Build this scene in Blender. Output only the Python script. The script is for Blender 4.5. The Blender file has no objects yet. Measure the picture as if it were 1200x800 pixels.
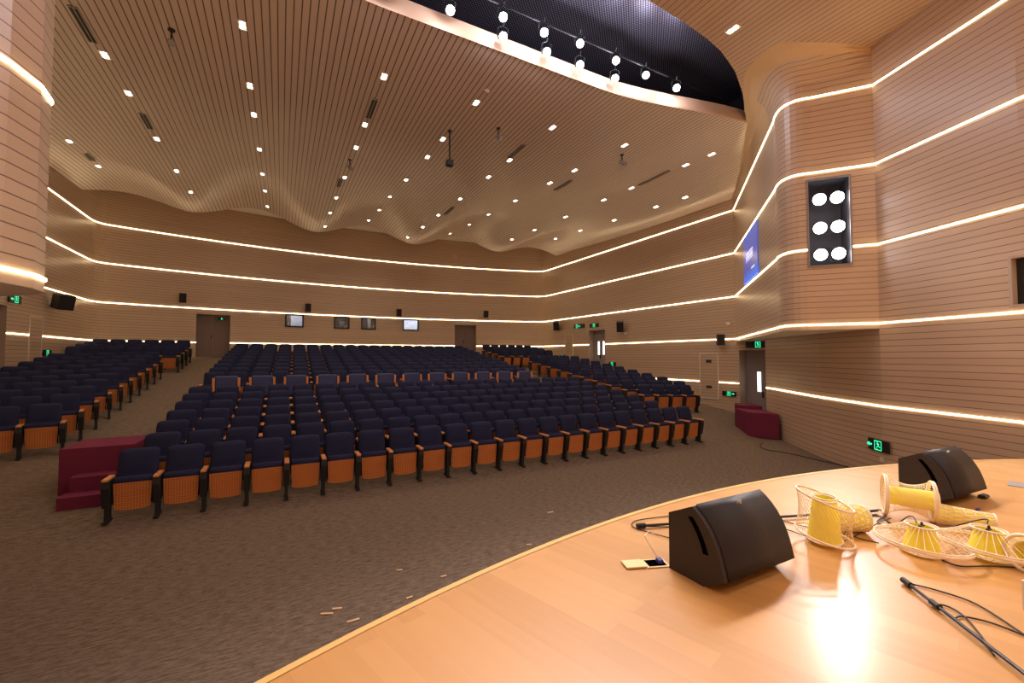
import bpy, bmesh, math, random
from mathutils import Vector, Matrix
random.seed(7)
PI = math.pi
C = bpy.context.scene.collection

# ------------------------------------------------------------------ camera
F = 506.0; PITCH = math.atan(18 / 506.0); YAW = math.radians(28.17); EYE = Vector((0, 0, 2.39))
cd = bpy.data.cameras.new('camera'); cam = bpy.data.objects.new('camera', cd); C.objects.link(cam)
cd.sensor_width = 36; cd.lens = F / 1200 * 36; cd.clip_end = 200; cd.clip_start = 0.05
cam.location = EYE; cam.rotation_euler = (PI / 2 + PITCH, 0, -YAW)
bpy.context.scene.camera = cam

def ray(x, y):
    r = (x - 600) / F; u = (400 - y) / F
    fh = math.cos(PITCH) - u * math.sin(PITCH); z = math.sin(PITCH) + u * math.cos(PITCH)
    return Vector((r * math.cos(YAW) + fh * math.sin(YAW), -r * math.sin(YAW) + fh * math.cos(YAW), z))
def at(x, y, X=None, Y=None, Z=None):
    d = ray(x, y)
    t = X / d.x if X is not None else Y / d.y if Y is not None else (Z - EYE.z) / d.z
    return EYE + d * t

# ------------------------------------------------------------------ materials
MATS = {}
def srgb(r, g, b):
    f = lambda c: (c / 255 / 12.92) if c / 255 <= 0.04045 else ((c / 255 + 0.055) / 1.055) ** 2.4
    return (f(r), f(g), f(b), 1)
def mat(name, col=(.5, .5, .5, 1), rough=.5, metal=0, emit=None, strength=0, spec=.5):
    m = bpy.data.materials.new(name); m.use_nodes = True
    b = m.node_tree.nodes['Principled BSDF']
    b.inputs['Base Color'].default_value = col; b.inputs['Roughness'].default_value = rough
    b.inputs['Metallic'].default_value = metal; b.inputs['Specular IOR Level'].default_value = spec
    if emit: b.inputs['Emission Color'].default_value = emit; b.inputs['Emission Strength'].default_value = strength
    MATS[name] = m
    return m
class NT:
    def __init__(s, m): s.t = m.node_tree; s.b = s.t.nodes['Principled BSDF']
    def n(s, ty, **kw):
        k = s.t.nodes.new(ty)
        for a, v in kw.items(): setattr(k, a, v)
        return k
    def l(s, a, b): s.t.links.new(a, b)
    def math(s, op, a, b=None, c=None):
        k = s.n('ShaderNodeMath', operation=op)
        for i, v in enumerate((a, b, c)):
            if v is None: continue
            if isinstance(v, (int, float)): k.inputs[i].default_value = v
            else: s.l(v, k.inputs[i])
        return k.outputs[0]
    def mix(s, f, a, b):
        k = s.n('ShaderNodeMix', data_type='RGBA')
        for i, v in ((0, f), (6, a), (7, b)):
            if isinstance(v, (int, float, tuple)): k.inputs[i].default_value = v
            else: s.l(v, k.inputs[i])
        return k.outputs[2]
    def pos(s):
        g = s.n('ShaderNodeNewGeometry'); x = s.n('ShaderNodeSeparateXYZ'); s.l(g.outputs['Position'], x.inputs[0])
        return g.outputs['Position'], x.outputs
    def noise(s, vec, scale, detail=3, mul=(1, 1, 1), rot=(0, 0, 0)):
        mp = s.n('ShaderNodeMapping'); mp.inputs['Scale'].default_value = mul; mp.inputs['Rotation'].default_value = rot
        s.l(vec, mp.inputs[0]); k = s.n('ShaderNodeTexNoise'); k.inputs['Scale'].default_value = scale; k.inputs['Detail'].default_value = detail
        s.l(mp.outputs[0], k.inputs['Vector']); return k.outputs[0]

def slat_material(name, axis, period, base, dark, groove, rough=.33, width=.09, offset=0.0, uv=False):
    m = mat(name, base, rough); t = NT(m); p, xyz = t.pos()
    if uv:
        u_ = t.n('ShaderNodeUVMap'); x_ = t.n('ShaderNodeSeparateXYZ'); t.l(u_.outputs[0], x_.inputs[0]); xyz = [None, None, x_.outputs[1]]
    q = t.math('DIVIDE', t.math('ADD', xyz[axis], 100 + offset), period)
    fr = t.math('FRACT', q); idx = t.math('FLOOR', q)
    g = t.math('LESS_THAN', fr, width)
    mul = (.35, .35, 9) if axis == 2 else (9, .35, 9)
    n1 = t.noise(p, 1.0, 4, mul)
    wn = t.n('ShaderNodeTexWhiteNoise', noise_dimensions='1D'); t.l(idx, wn.inputs['W'])
    f = t.math('ADD', t.math('MULTIPLY', n1, .8), t.math('MULTIPLY', wn.outputs[0], .3))
    col = t.mix(f, dark, base)
    col = t.mix(g, col, groove)
    t.l(col, t.b.inputs['Base Color'])
    bp = t.n('ShaderNodeBump'); bp.inputs['Strength'].default_value = .6; bp.inputs['Distance'].default_value = .01
    t.l(t.math('SUBTRACT', 1, g), bp.inputs['Height']); t.l(bp.outputs[0], t.b.inputs['Normal'])
    return m
WB, WD, WG = (.64, .475, .345, 1), (.53, .38, .265, 1), (.20, .12, .08, 1)
slat_material('wall_slats', 2, .1145, WB, WD, WG)
slat_material('curved_slats', 2, .1145, WB, WD, WG, uv=True)
slat_material('ceiling_slats', 0, .128, (.78, .655, .60, 1), (.69, .57, .515, 1), (.17, .13, .115, 1), rough=.24, width=.16)  # base made paler and pinker to imitate lens glare over the ceiling
slat_material('stage_ceiling_slats', 0, .128, WB, WD, WG, width=.12)
mat('smooth_wood', (.66, .46, .26, 1), .3)
mat('fascia_wood', (.66, .44, .30, 1), .5)
mat('plaster', (.72, .66, .6, 1), .8)
mat('void', (.012, .011, .016, 1), .8)
mat('grey_box', (.3, .28, .27, 1), .8)
m = mat('mesh_metal', (.3, .28, .4, 1), .35, .7); t = NT(m); p, xyz = t.pos()
a = t.math('LESS_THAN', t.math('FRACT', t.math('MULTIPLY', t.math('ADD', xyz[0], xyz[1]), 14)), .45)
b = t.math('LESS_THAN', t.math('FRACT', t.math('MULTIPLY', t.math('SUBTRACT', xyz[0], xyz[1]), 14)), .45)
t.l(t.mix(t.math('MULTIPLY', a, b), (.06, .058, .08, 1), (.42, .40, .52, 1)), t.b.inputs['Base Color'])
# carpet
m = mat('carpet', (.2, .16, .13, 1), .95, spec=.1); t = NT(m); p, xyz = t.pos()
n1 = t.noise(p, 1.0, 5, (9, 40, 9)); n2 = t.noise(p, .6, 3, (1, 1, 1)); n3 = t.noise(p, 30, 2, (1, 2.5, 1))
cr = t.n('ShaderNodeValToRGB'); cr.color_ramp.elements[0].position = .36; cr.color_ramp.elements[1].position = .62
cr.color_ramp.elements[0].color = (.088, .064, .048, 1); cr.color_ramp.elements[1].color = (.225, .168, .128, 1)
t.l(t.math('ADD', t.math('MULTIPLY', n1, .65), t.math('MULTIPLY', n3, .35)), cr.inputs[0])
t.l(t.mix(t.math('MULTIPLY', n2, .3), cr.outputs[0], (.20, .14, .10, 1)), t.b.inputs['Base Color'])
# stage laminate
m = mat('stage_laminate', (.75, .42, .2, 1), .42); t = NT(m); p, xyz = t.pos()
mp = t.n('ShaderNodeMapping'); mp.inputs['Rotation'].default_value = (0, 0, math.radians(-106.5)); t.l(p, mp.inputs[0])
br = t.n('ShaderNodeTexBrick', offset=.37); t.l(mp.outputs[0], br.inputs['Vector'])
br.inputs['Color1'].default_value = (.52, .245, .065, 1); br.inputs['Color2'].default_value = (.62, .31, .095, 1); br.inputs['Mortar'].default_value = (.5, .26, .11, 1)
br.inputs['Scale'].default_value = 1; br.inputs['Mortar Size'].default_value = .0012; br.inputs['Brick Width'].default_value = 1.2; br.inputs['Row Height'].default_value = .13
t.b.inputs['Coat Weight'].default_value = .25; t.b.inputs['Coat Roughness'].default_value = .2
gn = t.noise(mp.outputs[0], 1.0, 5, (1.2, 22, 1))
t.l(t.mix(t.math('MULTIPLY', gn, .5), br.outputs[0], (.67, .36, .12, 1)), t.b.inputs['Base Color'])
mat('nosing', (.78, .5, .17, 1), .4)
mat('skirt_wood', (.5, .3, .17, 1), .5)
# seats
m = mat('navy_fabric', (.028, .034, .10, 1), .85, spec=.2); t = NT(m); p, xyz = t.pos()
n1 = t.noise(p, 260, 2); t.l(t.mix(n1, (.010, .011, .032, 1), (.024, .028, .085, 1)), t.b.inputs['Base Color'])
mat('armchair_fabric', (.042, .052, .16, 1), .7)
m = mat('seat_wood', (.62, .22, .06, 1), .4); t = NT(m)
tc = t.n('ShaderNodeTexCoord'); sx = t.n('ShaderNodeSeparateXYZ'); t.l(tc.outputs['Object'], sx.inputs[0])
fx = t.math('ABSOLUTE', t.math('SUBTRACT', t.math('FRACT', t.math('MULTIPLY', t.math('ADD', sx.outputs[0], 5), 30)), .5))
fz = t.math('ABSOLUTE', t.math('SUBTRACT', t.math('FRACT', t.math('MULTIPLY', t.math('ADD', sx.outputs[2], 5), 30)), .5))
dd = t.math('LESS_THAN', t.math('ADD', t.math('POWER', fx, 2), t.math('POWER', fz, 2)), .06)
nz = t.noise(tc.outputs['Object'], 3, 3, (1, 1, 6))
t.l(t.mix(dd, t.mix(nz, (.50, .16, .04, 1), (.66, .235, .065, 1)), (.2, .06, .02, 1)), t.b.inputs['Base Color'])
mat('arm_wood', (.66, .26, .09, 1), .35)
mat('seat_black', (.012, .012, .014, 1), .5)
mat('black_metal', (.02, .02, .022, 1), .4, .3)
mat('speaker_paint', (.036, .029, .031, 1), .6, spec=.35)
mat('speaker_grille', (.024, .020, .023, 1), .55, spec=.3)
mat('slot_black', (.002, .002, .002, 1), .9, spec=0)
mat('cable_black', (.02, .018, .018, 1), .5)
mat('rod_grey', (.05, .05, .055, 1), .35, .5)
mat('badge_silver', (.75, .73, .7, 1), .3, .6)
mat('wine_carpet', (.175, .026, .062, 1), .9, spec=.15)
mat('rattan', (.93, .80, .6, 1), .5)
mat('yellow_shade', (.93, .66, .03, 1), .6)
m = MATS['yellow_shade']; t = NT(m); tc = t.n('ShaderNodeTexCoord'); n = t.noise(tc.outputs['Object'], 60, 2, (1, 1, .1))
t.l(t.mix(n, (.95, .80, .03, 1), (1, .95, .12, 1)), t.b.inputs['Base Color'])
mat('led', (1, .9, .7, 1), .5, emit=(1, .75, .43, 1), strength=11.5)
mat('downlight_glow', (1, 1, 1, 1), .5, emit=(1, .92, .8, 1), strength=12)
mat('spot_glow', (1, 1, 1, 1), .5, emit=(.95, .93, 1, 1), strength=30)
mat('trim_white', (.75, .68, .6, 1), .5)
mat('vent_dark', (.04, .04, .045, 1), .6)
mat('door_grey', (.34, .30, .30, 1), .5)
mat('door_brown', (.22, .155, .135, 1), .5)
mat('jamb', (.5, .38, .29, 1), .6)
mat('glass', (.8, .85, .9, 1), .05)
MATS['glass'].node_tree.nodes['Principled BSDF'].inputs['Transmission Weight'].default_value = .9
mat('lit_glass', (.9, .93, 1, 1), .3, emit=(.9, .95, 1, 1), strength=2.2)
mat('booth_white', (.75, .76, .8, 1), .7)
mat('booth_dark', (.05, .045, .05, 1), .7)
mat('sign_black', (.012, .016, .014, 1), .4)
mat('sign_green', (.02, .5, .25, 1), .5, emit=(.03, .85, .38, 1), strength=1.6)
mat('red_patch', (.35, .03, .03, 1), .6)
mat('brass', (.75, .58, .3, 1), .4, .4)
mat('white_plastic', (.8, .78, .76, 1), .5)
mat('blue_plastic', (.05, .05, .35, 1), .4)
mat('paper_grey', (.30, .28, .28, 1), .6)
mat('wood_scrap', (.72, .48, .28, 1), .7)
mat('pink_plate', (.62, .42, .34, 1), .6)
m = mat('screen_blue', (.01, .02, .1, 1), .3, emit=(.05, .12, .6, 1), strength=.9); t = NT(m); p, xyz = t.pos()
mr = t.n('ShaderNodeMapRange'); mr.inputs[1].default_value = 4.6; mr.inputs[2].default_value = 6.1; t.l(xyz[2], mr.inputs[0])
cr = t.n('ShaderNodeValToRGB'); e = cr.color_ramp.elements
e[0].position = 0; e[0].color = (.02, .22, 1, 1); e[1].position = .3; e[1].color = (.07, .08, .34, 1)
k = e.new(1); k.color = (.10, .13, .45, 1); t.l(mr.outputs[0], cr.inputs[0]); t.l(cr.outputs[0], t.b.inputs['Emission Color'])
mat('screen_text', (.9, .9, .9, 1), .4, emit=(.8, .85, 1, 1), strength=1)

# ------------------------------------------------------------------ mesh helpers
def obj(name, verts, faces, m, parent=None, smooth=False, mi=None):
    me = bpy.data.meshes.new(name); me.from_pydata([tuple(v) for v in verts], [], faces)
    for k in (m if isinstance(m, (list, tuple)) else [m]): me.materials.append(MATS[k])
    if mi: me.polygons.foreach_set('material_index', mi)
    if smooth: me.polygons.foreach_set('use_smooth', [True] * len(me.polygons))
    me.update()
    o = bpy.data.objects.new(name, me); C.objects.link(o)
    if parent: o.parent = parent
    return o
class MB:
    def __init__(s): s.v = []; s.f = []
    def add(s, v, f):
        b = len(s.v); s.v += [Vector(q) for q in v]; s.f += [tuple(b + i for i in q) for q in f]; return s
    def box(s, x0, x1, y0, y1, z0, z1, M=None, bev=0):
        if bev:
            bm = bmesh.new(); bmesh.ops.create_cube(bm, size=1)
            for v in bm.verts: v.co = Vector(((x0 + x1) / 2 + v.co.x * (x1 - x0), (y0 + y1) / 2 + v.co.y * (y1 - y0), (z0 + z1) / 2 + v.co.z * (z1 - z0)))
            bmesh.ops.bevel(bm, geom=bm.edges[:], offset=bev, segments=2, affect='EDGES', profile=.5)
            bm.verts.index_update()
            v = [q.co.copy() for q in bm.verts]; f = [tuple(q.index for q in p.verts) for p in bm.faces]; bm.free()
        else:
            v = [Vector(q) for q in ((x0, y0, z0), (x1, y0, z0), (x1, y1, z0), (x0, y1, z0), (x0, y0, z1), (x1, y0, z1), (x1, y1, z1), (x0, y1, z1))]
            f = [(0, 3, 2, 1), (4, 5, 6, 7), (0, 1, 5, 4), (1, 2, 6, 5), (2, 3, 7, 6), (3, 0, 4, 7)]
        if M is not None: v = [M @ q for q in v]
        return s.add(v, f)
    def tube(s, pts, r, n=8, closed=False, M=None):
        pts = [Vector(p) for p in pts]; k = len(pts); rings = []
        rr = r if isinstance(r, (list, tuple)) else [r] * k
        up = None
        for i, p in enumerate(pts):
            if closed: d = pts[(i + 1) % k] - pts[i - 1]
            else: d = pts[min(i + 1, k - 1)] - pts[max(i - 1, 0)]
            if d.length < 1e-9: d = Vector((0, 0, 1))
            d.normalize()
            if up is None: up = Vector((0, 0, 1)) if abs(d.z) < .9 else Vector((1, 0, 0))
            a = d.cross(up)
            if a.length < 1e-6: a = d.cross(Vector((1, .3, 0)))
            a.normalize(); b = a.cross(d).normalized(); up = b
            rings.append([p + (a * math.cos(2 * PI * j / n) + b * math.sin(2 * PI * j / n)) * rr[i] for j in range(n)])
        v = [q for ring in rings for q in ring]; f = []
        for i in range(k if closed else k - 1):
            for j in range(n):
                a0 = i * n + j; a1 = i * n + (j + 1) % n; c = ((i + 1) % k) * n
                f.append((a0, a1, c + (j + 1) % n, c + j))
        if not closed: f += [tuple(reversed(range(n))), tuple((k - 1) * n + j for j in range(n))]
        if M is not None: v = [M @ q for q in v]
        return s.add(v, f)
    def cyl(s, p0, p1, r0, r1=None, n=16, M=None):
        return s.tube([p0, p1], [r0, r0 if r1 is None else r1], n, M=M)
    def prism(s, poly, z0, z1):
        k = len(poly)
        v = [Vector((x, y, z0)) for x, y in poly] + [Vector((x, y, z1)) for x, y in poly]
        f = [tuple(reversed(range(k))), tuple(range(k, 2 * k))] + [(i, (i + 1) % k, k + (i + 1) % k, k + i) for i in range(k)]
        return s.add(v, f)
    def ob(s, name, m, parent=None, smooth=False): return obj(name, s.v, s.f, m, parent, smooth)
def tag(o, label, cat, group=None, kind=None):
    o['label'] = label; o['category'] = cat
    if group: o['group'] = group
    if kind: o['kind'] = kind
    return o
def struct(o): o['kind'] = 'structure'; return o
def thing(name, label, cat, loc=(0, 0, 0), rz=0, group=None):
    o = bpy.data.objects.new(name, None); C.objects.link(o); o.location = loc; o.rotation_euler = (0, 0, rz); o.empty_display_size = .1
    return tag(o, label, cat, group)
def dup(root, loc, rz, label=None, group=None):
    r = root.copy(); C.objects.link(r); r.location = loc; r.rotation_euler = (0, 0, rz)
    if label: r['label'] = label
    if group: r['group'] = group
    for ch in list(root.children):
        c = ch.copy(); C.objects.link(c); c.parent = r
        for g in ch.children:
            d = g.copy(); C.objects.link(d); d.parent = c
    return r
ORD = ['first', 'second', 'third', 'fourth', 'fifth', 'sixth', 'seventh', 'eighth', 'ninth', 'tenth', 'eleventh', 'twelfth', 'thirteenth', 'fourteenth', 'fifteenth',
       'sixteenth', 'seventeenth', 'eighteenth', 'nineteenth', 'twentieth', 'twenty-first', 'twenty-second', 'twenty-third', 'twenty-fourth']

def floor_z(y): return max(0, .143 * (y - 7.8))
def smooth(a, b, x):
    t = max(0, min(1, (x - a) / (b - a))); return t * t * (3 - 2 * t)
def arc3(p0, p1, p2, n):                      # quadratic curve through a corner
    return [tuple((1 - t) ** 2 * a + 2 * t * (1 - t) * b + t * t * c for a, b, c in zip(p0, p1, p2)) for t in [i / n for i in range(n + 1)]]

# ------------------------------------------------------------------ plan
XL, XR = -6.7, 14.7
BR = 34.5                                        # radius of the back wall
def back_y(x): return 24.95 - (BR - math.sqrt(BR * BR - (x - 4) ** 2))
back = [(x, back_y(x)) for x in [XL + .45 + i * (XR - XL - .9) / 40 for i in range(41)]]
left_corner = arc3((XL, 22.6), (XL, back_y(XL) + .02), back[0], 5)
right_corner = arc3(back[-1], (XR, back_y(XR) + .02), (XR, 22.6), 5)
hall = [(XL, 8.0)] + left_corner + back[1:-1] + right_corner + [(XR, 8.0)]

def path_len(path):
    L = [0]
    for a, b in zip(path, path[1:]): L.append(L[-1] + math.hypot(b[0] - a[0], b[1] - a[1]))
    return L
def s_of(path, x, y):
    L = path_len(path); best = (1e9, 0)
    for i, (a, b) in enumerate(zip(path, path[1:])):
        dx, dy = b[0] - a[0], b[1] - a[1]; q = dx * dx + dy * dy
        t = max(0, min(1, ((x - a[0]) * dx + (y - a[1]) * dy) / q)); d = math.hypot(x - a[0] - t * dx, y - a[1] - t * dy)
        if d < best[0]: best = (d, L[i] + t * math.sqrt(q))
    return best[1]
def pt_at(path, s, off=0.0):
    L = path_len(path)
    for i in range(len(path) - 1):
        if s <= L[i + 1] or i == len(path) - 2:
            a, b = path[i], path[i + 1]; q = L[i + 1] - L[i]; t = (s - L[i]) / q
            dx, dy = (b[0] - a[0]) / q, (b[1] - a[1]) / q
            return (a[0] + dx * (s - L[i]) + dy * off, a[1] + dy * (s - L[i]) - dx * off, dx, dy)   # off > 0: to the right of travel
def wall(name, path, z0, z1, holes=(), m='wall_slats', smoothit=True):
    L = path_len(path); S = sorted(set([round(v, 4) for v in L] + [round(v, 4) for h in holes for v in h[:2]]))
    Z = sorted(set([z0, z1] + [v for h in holes for v in h[2:]]))
    v = []; f = []
    for s in S:
        x, y, _, _ = pt_at(path, s)
        v += [(x, y, z) for z in Z]
    n = len(Z)
    for i in range(len(S) - 1):
        for j in range(n - 1):
            cs, cz = (S[i] + S[i + 1]) / 2, (Z[j] + Z[j + 1]) / 2
            if any(h[0] < cs < h[1] and h[2] < cz < h[3] for h in holes): continue
            f.append((i * n + j, i * n + j + 1, (i + 1) * n + j + 1, (i + 1) * n + j))
    o = struct(obj(name, v, f, m))
    return o
def strip_mesh(path, s0, s1, z, h=.027, th=.014, gaps=()):
    L = path_len(path); mb = MB()
    cuts = sorted([s0, s1] + [g for gg in gaps for g in gg]); segs = [(cuts[i], cuts[i + 1]) for i in range(0, len(cuts), 2)]
    for a, b in segs:
        S = [a] + [l for l in L if a + .01 < l < b - .01] + [b]
        k = len(S); v = []; f = []
        for s in S:
            x0, y0, _, _ = pt_at(path, s, .002); x1, y1, _, _ = pt_at(path, s, th)
            v += [(x0, y0, z - h / 2), (x1, y1, z - h / 2), (x1, y1, z + h / 2), (x0, y0, z + h / 2)]
        for i in range(k - 1):
            for j in range(4): f.append((i * 4 + j, i * 4 + (j + 1) % 4, (i + 1) * 4 + (j + 1) % 4, (i + 1) * 4 + j))
        f += [(0, 1, 2, 3), tuple((k - 1) * 4 + j for j in (3, 2, 1, 0))]
        mb.add(v, f)
    return mb
LZ = [1.43, 3.05, 4.61, 6.22, 7.82]

# ------------------------------------------------------------------ hall walls with openings
def hole_on(path, pa, pb, z0, z1):
    a, b = s_of(path, *pa), s_of(path, *pb); return (min(a, b), max(a, b), z0, z1)
H = {}
H['back_l'] = hole_on(hall, (-3.42, back_y(-3.4)), (-2.14, back_y(-2.1)), floor_z(24.4) - .0, 4.36)
H['back_r'] = hole_on(hall, (9.23, back_y(9.2)), (10.54, back_y(10.5)), floor_z(24.4), 4.33)
WIN = [(.2, .99), (2.53, 3.25), (3.93, 4.64), (6.21, 7.06)]
for i, (a, b) in enumerate(WIN): H['win%d' % i] = hole_on(hall, (a, back_y(a)), (b, back_y(b)), 3.95, 4.54)
H['right_far'] = hole_on(hall, (XR, 17.31), (XR, 18.63), floor_z(18), 3.8)
H['right_near'] = hole_on(hall, (XR, 8.6), (XR, 9.95), .1, 2.63)
H['left_far'] = hole_on(hall, (XL, 15.75), (XL, 17.1), floor_z(16.4), 3.81)
wall('wall_back', hall, -.1, 9.43, list(H.values()))

def add_door(n, key, path, leafmat, depth=.35, window=True, label=None):
    s0, s1, z0, z1 = H[key]
    par = None
    mb = MB()
    A = [pt_at(path, s, 0)[:2] for s in (s0, s1)]; B = [pt_at(path, s, -depth)[:2] for s in (s0, s1)]
    v = [(A[0][0], A[0][1], z0), (A[0][0], A[0][1], z1), (A[1][0], A[1][1], z1), (A[1][0], A[1][1], z0),
         (B[0][0], B[0][1], z0), (B[0][0], B[0][1], z1), (B[1][0], B[1][1], z1), (B[1][0], B[1][1], z0)]
    fr = obj('door_%d' % n, v, [(0, 4, 5, 1), (1, 5, 6, 2), (2, 6, 7, 3), (0, 3, 7, 4)], 'jamb'); struct(fr)
    def slab(a, b, c, d, off0, off1, name, m):
        p = [pt_at(path, a, off0)[:2], pt_at(path, b, off0)[:2], pt_at(path, b, off1)[:2], pt_at(path, a, off1)[:2]]
        return MB().prism(p, c, d).ob(name, m, fr)
    mid = (s0 + s1) / 2
    slab(s0 + .005, mid - .004, z0, z1 - .005, -depth + .0, -depth + .05, 'door_leaf', leafmat)
    slab(mid + .004, s1 - .005, z0, z1 - .005, -depth + .0, -depth + .05, 'door_leaf', leafmat)
    if window:
        for w in ((mid - .26, mid - .13), (mid + .13, mid + .26)):
            slab(w[0], w[1], z0 + 1.05, z0 + 1.75, -depth + .05, -depth + .056, 'door_glass', 'lit_glass')
    slab(mid - .07, mid - .04, z0 + .85, z0 + 1.05, -depth + .05, -depth + .1, 'door_handle', 'black_metal')
    return fr
add_door(1, 'back_l', hall, 'door_brown', window=False)
add_door(2, 'back_r', hall, 'door_brown', window=False)
add_door(3, 'right_far', hall, 'door_grey')
add_door(4, 'right_near', hall, 'door_grey', depth=.45)
add_door(5, 'left_far', hall, 'door_brown', window=False)

# control-booth windows
for i, (a, b) in enumerate(WIN):
    s0, s1, z0, z1 = H['win%d' % i]
    mb = MB()
    for (p, q, r, s) in ((s0 - .04, s0 + .03, z0 - .04, z1 + .04), (s1 - .03, s1 + .04, z0 - .04, z1 + .04), (s0, s1, z0 - .04, z0 + .03), (s0, s1, z1 - .03, z1 + .04)):
        mb.prism([pt_at(hall, p, .03)[:2], pt_at(hall, q, .03)[:2], pt_at(hall, q, -.08)[:2], pt_at(hall, p, -.08)[:2]], r, s)
    w = struct(mb.ob('window_%d' % (i + 1), 'booth_dark'))
    g = MB().prism([pt_at(hall, s0, -.03)[:2], pt_at(hall, s1, -.03)[:2], pt_at(hall, s1, -.04)[:2], pt_at(hall, s0, -.04)[:2]], z0, z1).ob('pane', 'glass', w)
    # room behind the pane
    P = [pt_at(hall, s, d)[:2] for s, d in ((s0 - .1, -.1), (s1 + .1, -.1), (s1 + .1, -.9), (s0 - .1, -.9))]
    v = [(x, y, z) for z in (z0 - .2, z1 + .3) for x, y in P]
    wl = ['booth_white', 'booth_dark', 'booth_dark', 'booth_white'][i]
    rm = struct(obj('booth_room', v, [(1, 2, 6, 5), (2, 3, 7, 6), (3, 0, 4, 7), (0, 1, 2, 3), (4, 7, 6, 5)], wl))
    sp = {0: (.0, .36, 'door_brown'), 1: (.45, .8, 'booth_white'), 2: (.55, .8, 'booth_white'), 3: (.0, .12, 'booth_dark')}[i]
    q0, q1 = s0 + sp[0] * (s1 - s0), s0 + sp[1] * (s1 - s0)
    MB().prism([pt_at(hall, q0, -.5)[:2], pt_at(hall, q1, -.5)[:2], pt_at(hall, q1, -.55)[:2], pt_at(hall, q0, -.55)[:2]], z0 - .2, z1 + (.3 if i != 1 else -.2)).ob('booth_panel', sp[2], rm)
    ld = bpy.data.lights.new('booth_lamp', 'POINT'); ld.energy = [9, 6, 8, 24][i]; ld.color = (.9, .93, 1); ld.shadow_soft_size = .08
    lo = bpy.data.objects.new('booth_lamp', ld); C.objects.link(lo); c = pt_at(hall, (s0 + s1) / 2, -.42); lo.location = (c[0], c[1], z1 + .2)

# wall access panels with white outline
def access_panel(s0, s1, z0, z1, label, slots=False):
    t = thing('access_panel', label, 'wall panel')
    q = [pt_at(hall, s, d)[:2] for s, d in ((s0, .002), (s1, .002), (s1, .012), (s0, .012))]
    MB().prism(q, z0, z1).ob('panel_leaf', 'wall_slats', t)
    mb = MB(); w = .035
    for (p, r, a, b) in ((s0 - w, s0, z0 - w, z1 + w), (s1, s1 + w, z0 - w, z1 + w), (s0, s1, z1, z1 + w), (s0, s1, z0 - w, z0)):
        mb.prism([pt_at(hall, p, .002)[:2], pt_at(hall, r, .002)[:2], pt_at(hall, r, .02)[:2], pt_at(hall, p, .02)[:2]], a, b)
    mb.ob('outline_frame', 'trim_white', t)
    if slots:
        c = (s0 + s1) / 2
        for z in (z0 + .42, z1 - .28): MB().prism([pt_at(hall, c - .12, .012)[:2], pt_at(hall, c + .12, .012)[:2], pt_at(hall, c + .12, .018)[:2], pt_at(hall, c - .12, .018)[:2]], z - .05, z + .06).ob('vent_slot', 'vent_dark', t)
PN = s_of(hall, XR, 10.83), s_of(hall, XR, 11.6); PF = s_of(hall, XR, 20.11), s_of(hall, XR, 20.82); PL = s_of(hall, XL, 18.35), s_of(hall, XL, 19.08)
access_panel(min(PN), max(PN), .8, 2.5, 'white-outlined wall panel with two dark slots near the purple box', True)
access_panel(min(PF), max(PF), 2.0, 3.68, 'narrow white-outlined wall panel beside the far right-hand grey door')
access_panel(min(PL), max(PL), 1.75, 3.62, 'white-outlined panel in the left side wall behind the seats')

# ------------------------------------------------------------------ overhanging boxes beside the proscenium
corner = arc3((9.95, 5.78), (9.22, 5.28), (9.72, 4.86), 8)
boxr = [(14.75, 10.12)] + corner + [(10.35, 4.05)]
def box_wall(name, path, flare, holes=(), side=1):
    L = path_len(path); N = len(path)
    S = sorted(set([round(v, 4) for v in L] + [round(L[1] * q / 14, 4) for q in range(14)] + [round(v, 4) for h in holes for v in h[:2]]))
    Zs = sorted(set([2.94, 7.7, 7.86, 8.0, 8.15] + [v for h in holes for v in h[2:]]))
    prof = [(8.15, 0), (8.22, .04), (8.32, .12), (8.42, .26), (8.50, .48), (8.56, .74), (8.6, 1.0)]
    v = []; f = []; mi = []; uvv = []
    levels = [(z, 0) for z in Zs] + prof[1:]
    n = len(levels)
    for s in S:
        x, y, dx, dy = pt_at(path, s)
        fx, fy = flare(s, L[-1])
        arc = 0; row_ = []
        for k_, (z, q) in enumerate(levels):
            pnt = Vector((x + fx * q, y + fy * q, z)); arc = z if k_ == 0 else arc + (pnt - row_[-1]).length; row_.append(pnt); uvv.append(arc)
        v += row_
    for i in range(len(S) - 1):
        for j in range(n - 1):
            cs, cz = (S[i] + S[i + 1]) / 2, (levels[j][0] + levels[j + 1][0]) / 2
            if any(h[0] < cs < h[1] and h[2] < cz < h[3] for h in holes): continue
            f.append((i * n + j, i * n + j + 1, (i + 1) * n + j + 1, (i + 1) * n + j))
            mi.append(1 if (cz > 8.53 or (cz > 7.84 and cs < L[1] - .35)) else 0)
    o = struct(obj(name, v, f, ['curved_slats', 'smooth_wood'], mi=mi)); ul = o.data.uv_layers.new(name='UVMap')
    for lp in o.data.loops: ul.data[lp.index].uv = (0, uvv[lp.vertex_index])
    return o
def flare_r(s, T):
    # crown line where the box meets the ceiling: hugs the slanted face, swells at the nose, dies out at the stage wall
    Lr = path_len(boxr); a = Lr[1]; b = Lr[-2]
    x, y, dx, dy = pt_at(boxr, s)
    tab = [(0, -.10, .12), (a * .55, -.14, .17), (a * .78, -.25, .24), (a, -1.0, .05), ((a + b) / 2, -.95, -.12), (b, -1.02, -.10), ((b + T) / 2, -.5, -.1), (T, 0, 0)]
    for (s0, x0, y0), (s1, x1, y1) in zip(tab, tab[1:]):
        if s <= s1 + 1e-6:
            q = (s - s0) / (s1 - s0); q = q * q * (3 - 2 * q); return (x0 + (x1 - x0) * q, y0 + (y1 - y0) * q)
    return (0, 0)
niche_h = None
L = path_len(boxr); na, nb = s_of(boxr, 9.72, 4.86) + .03, 0
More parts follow.
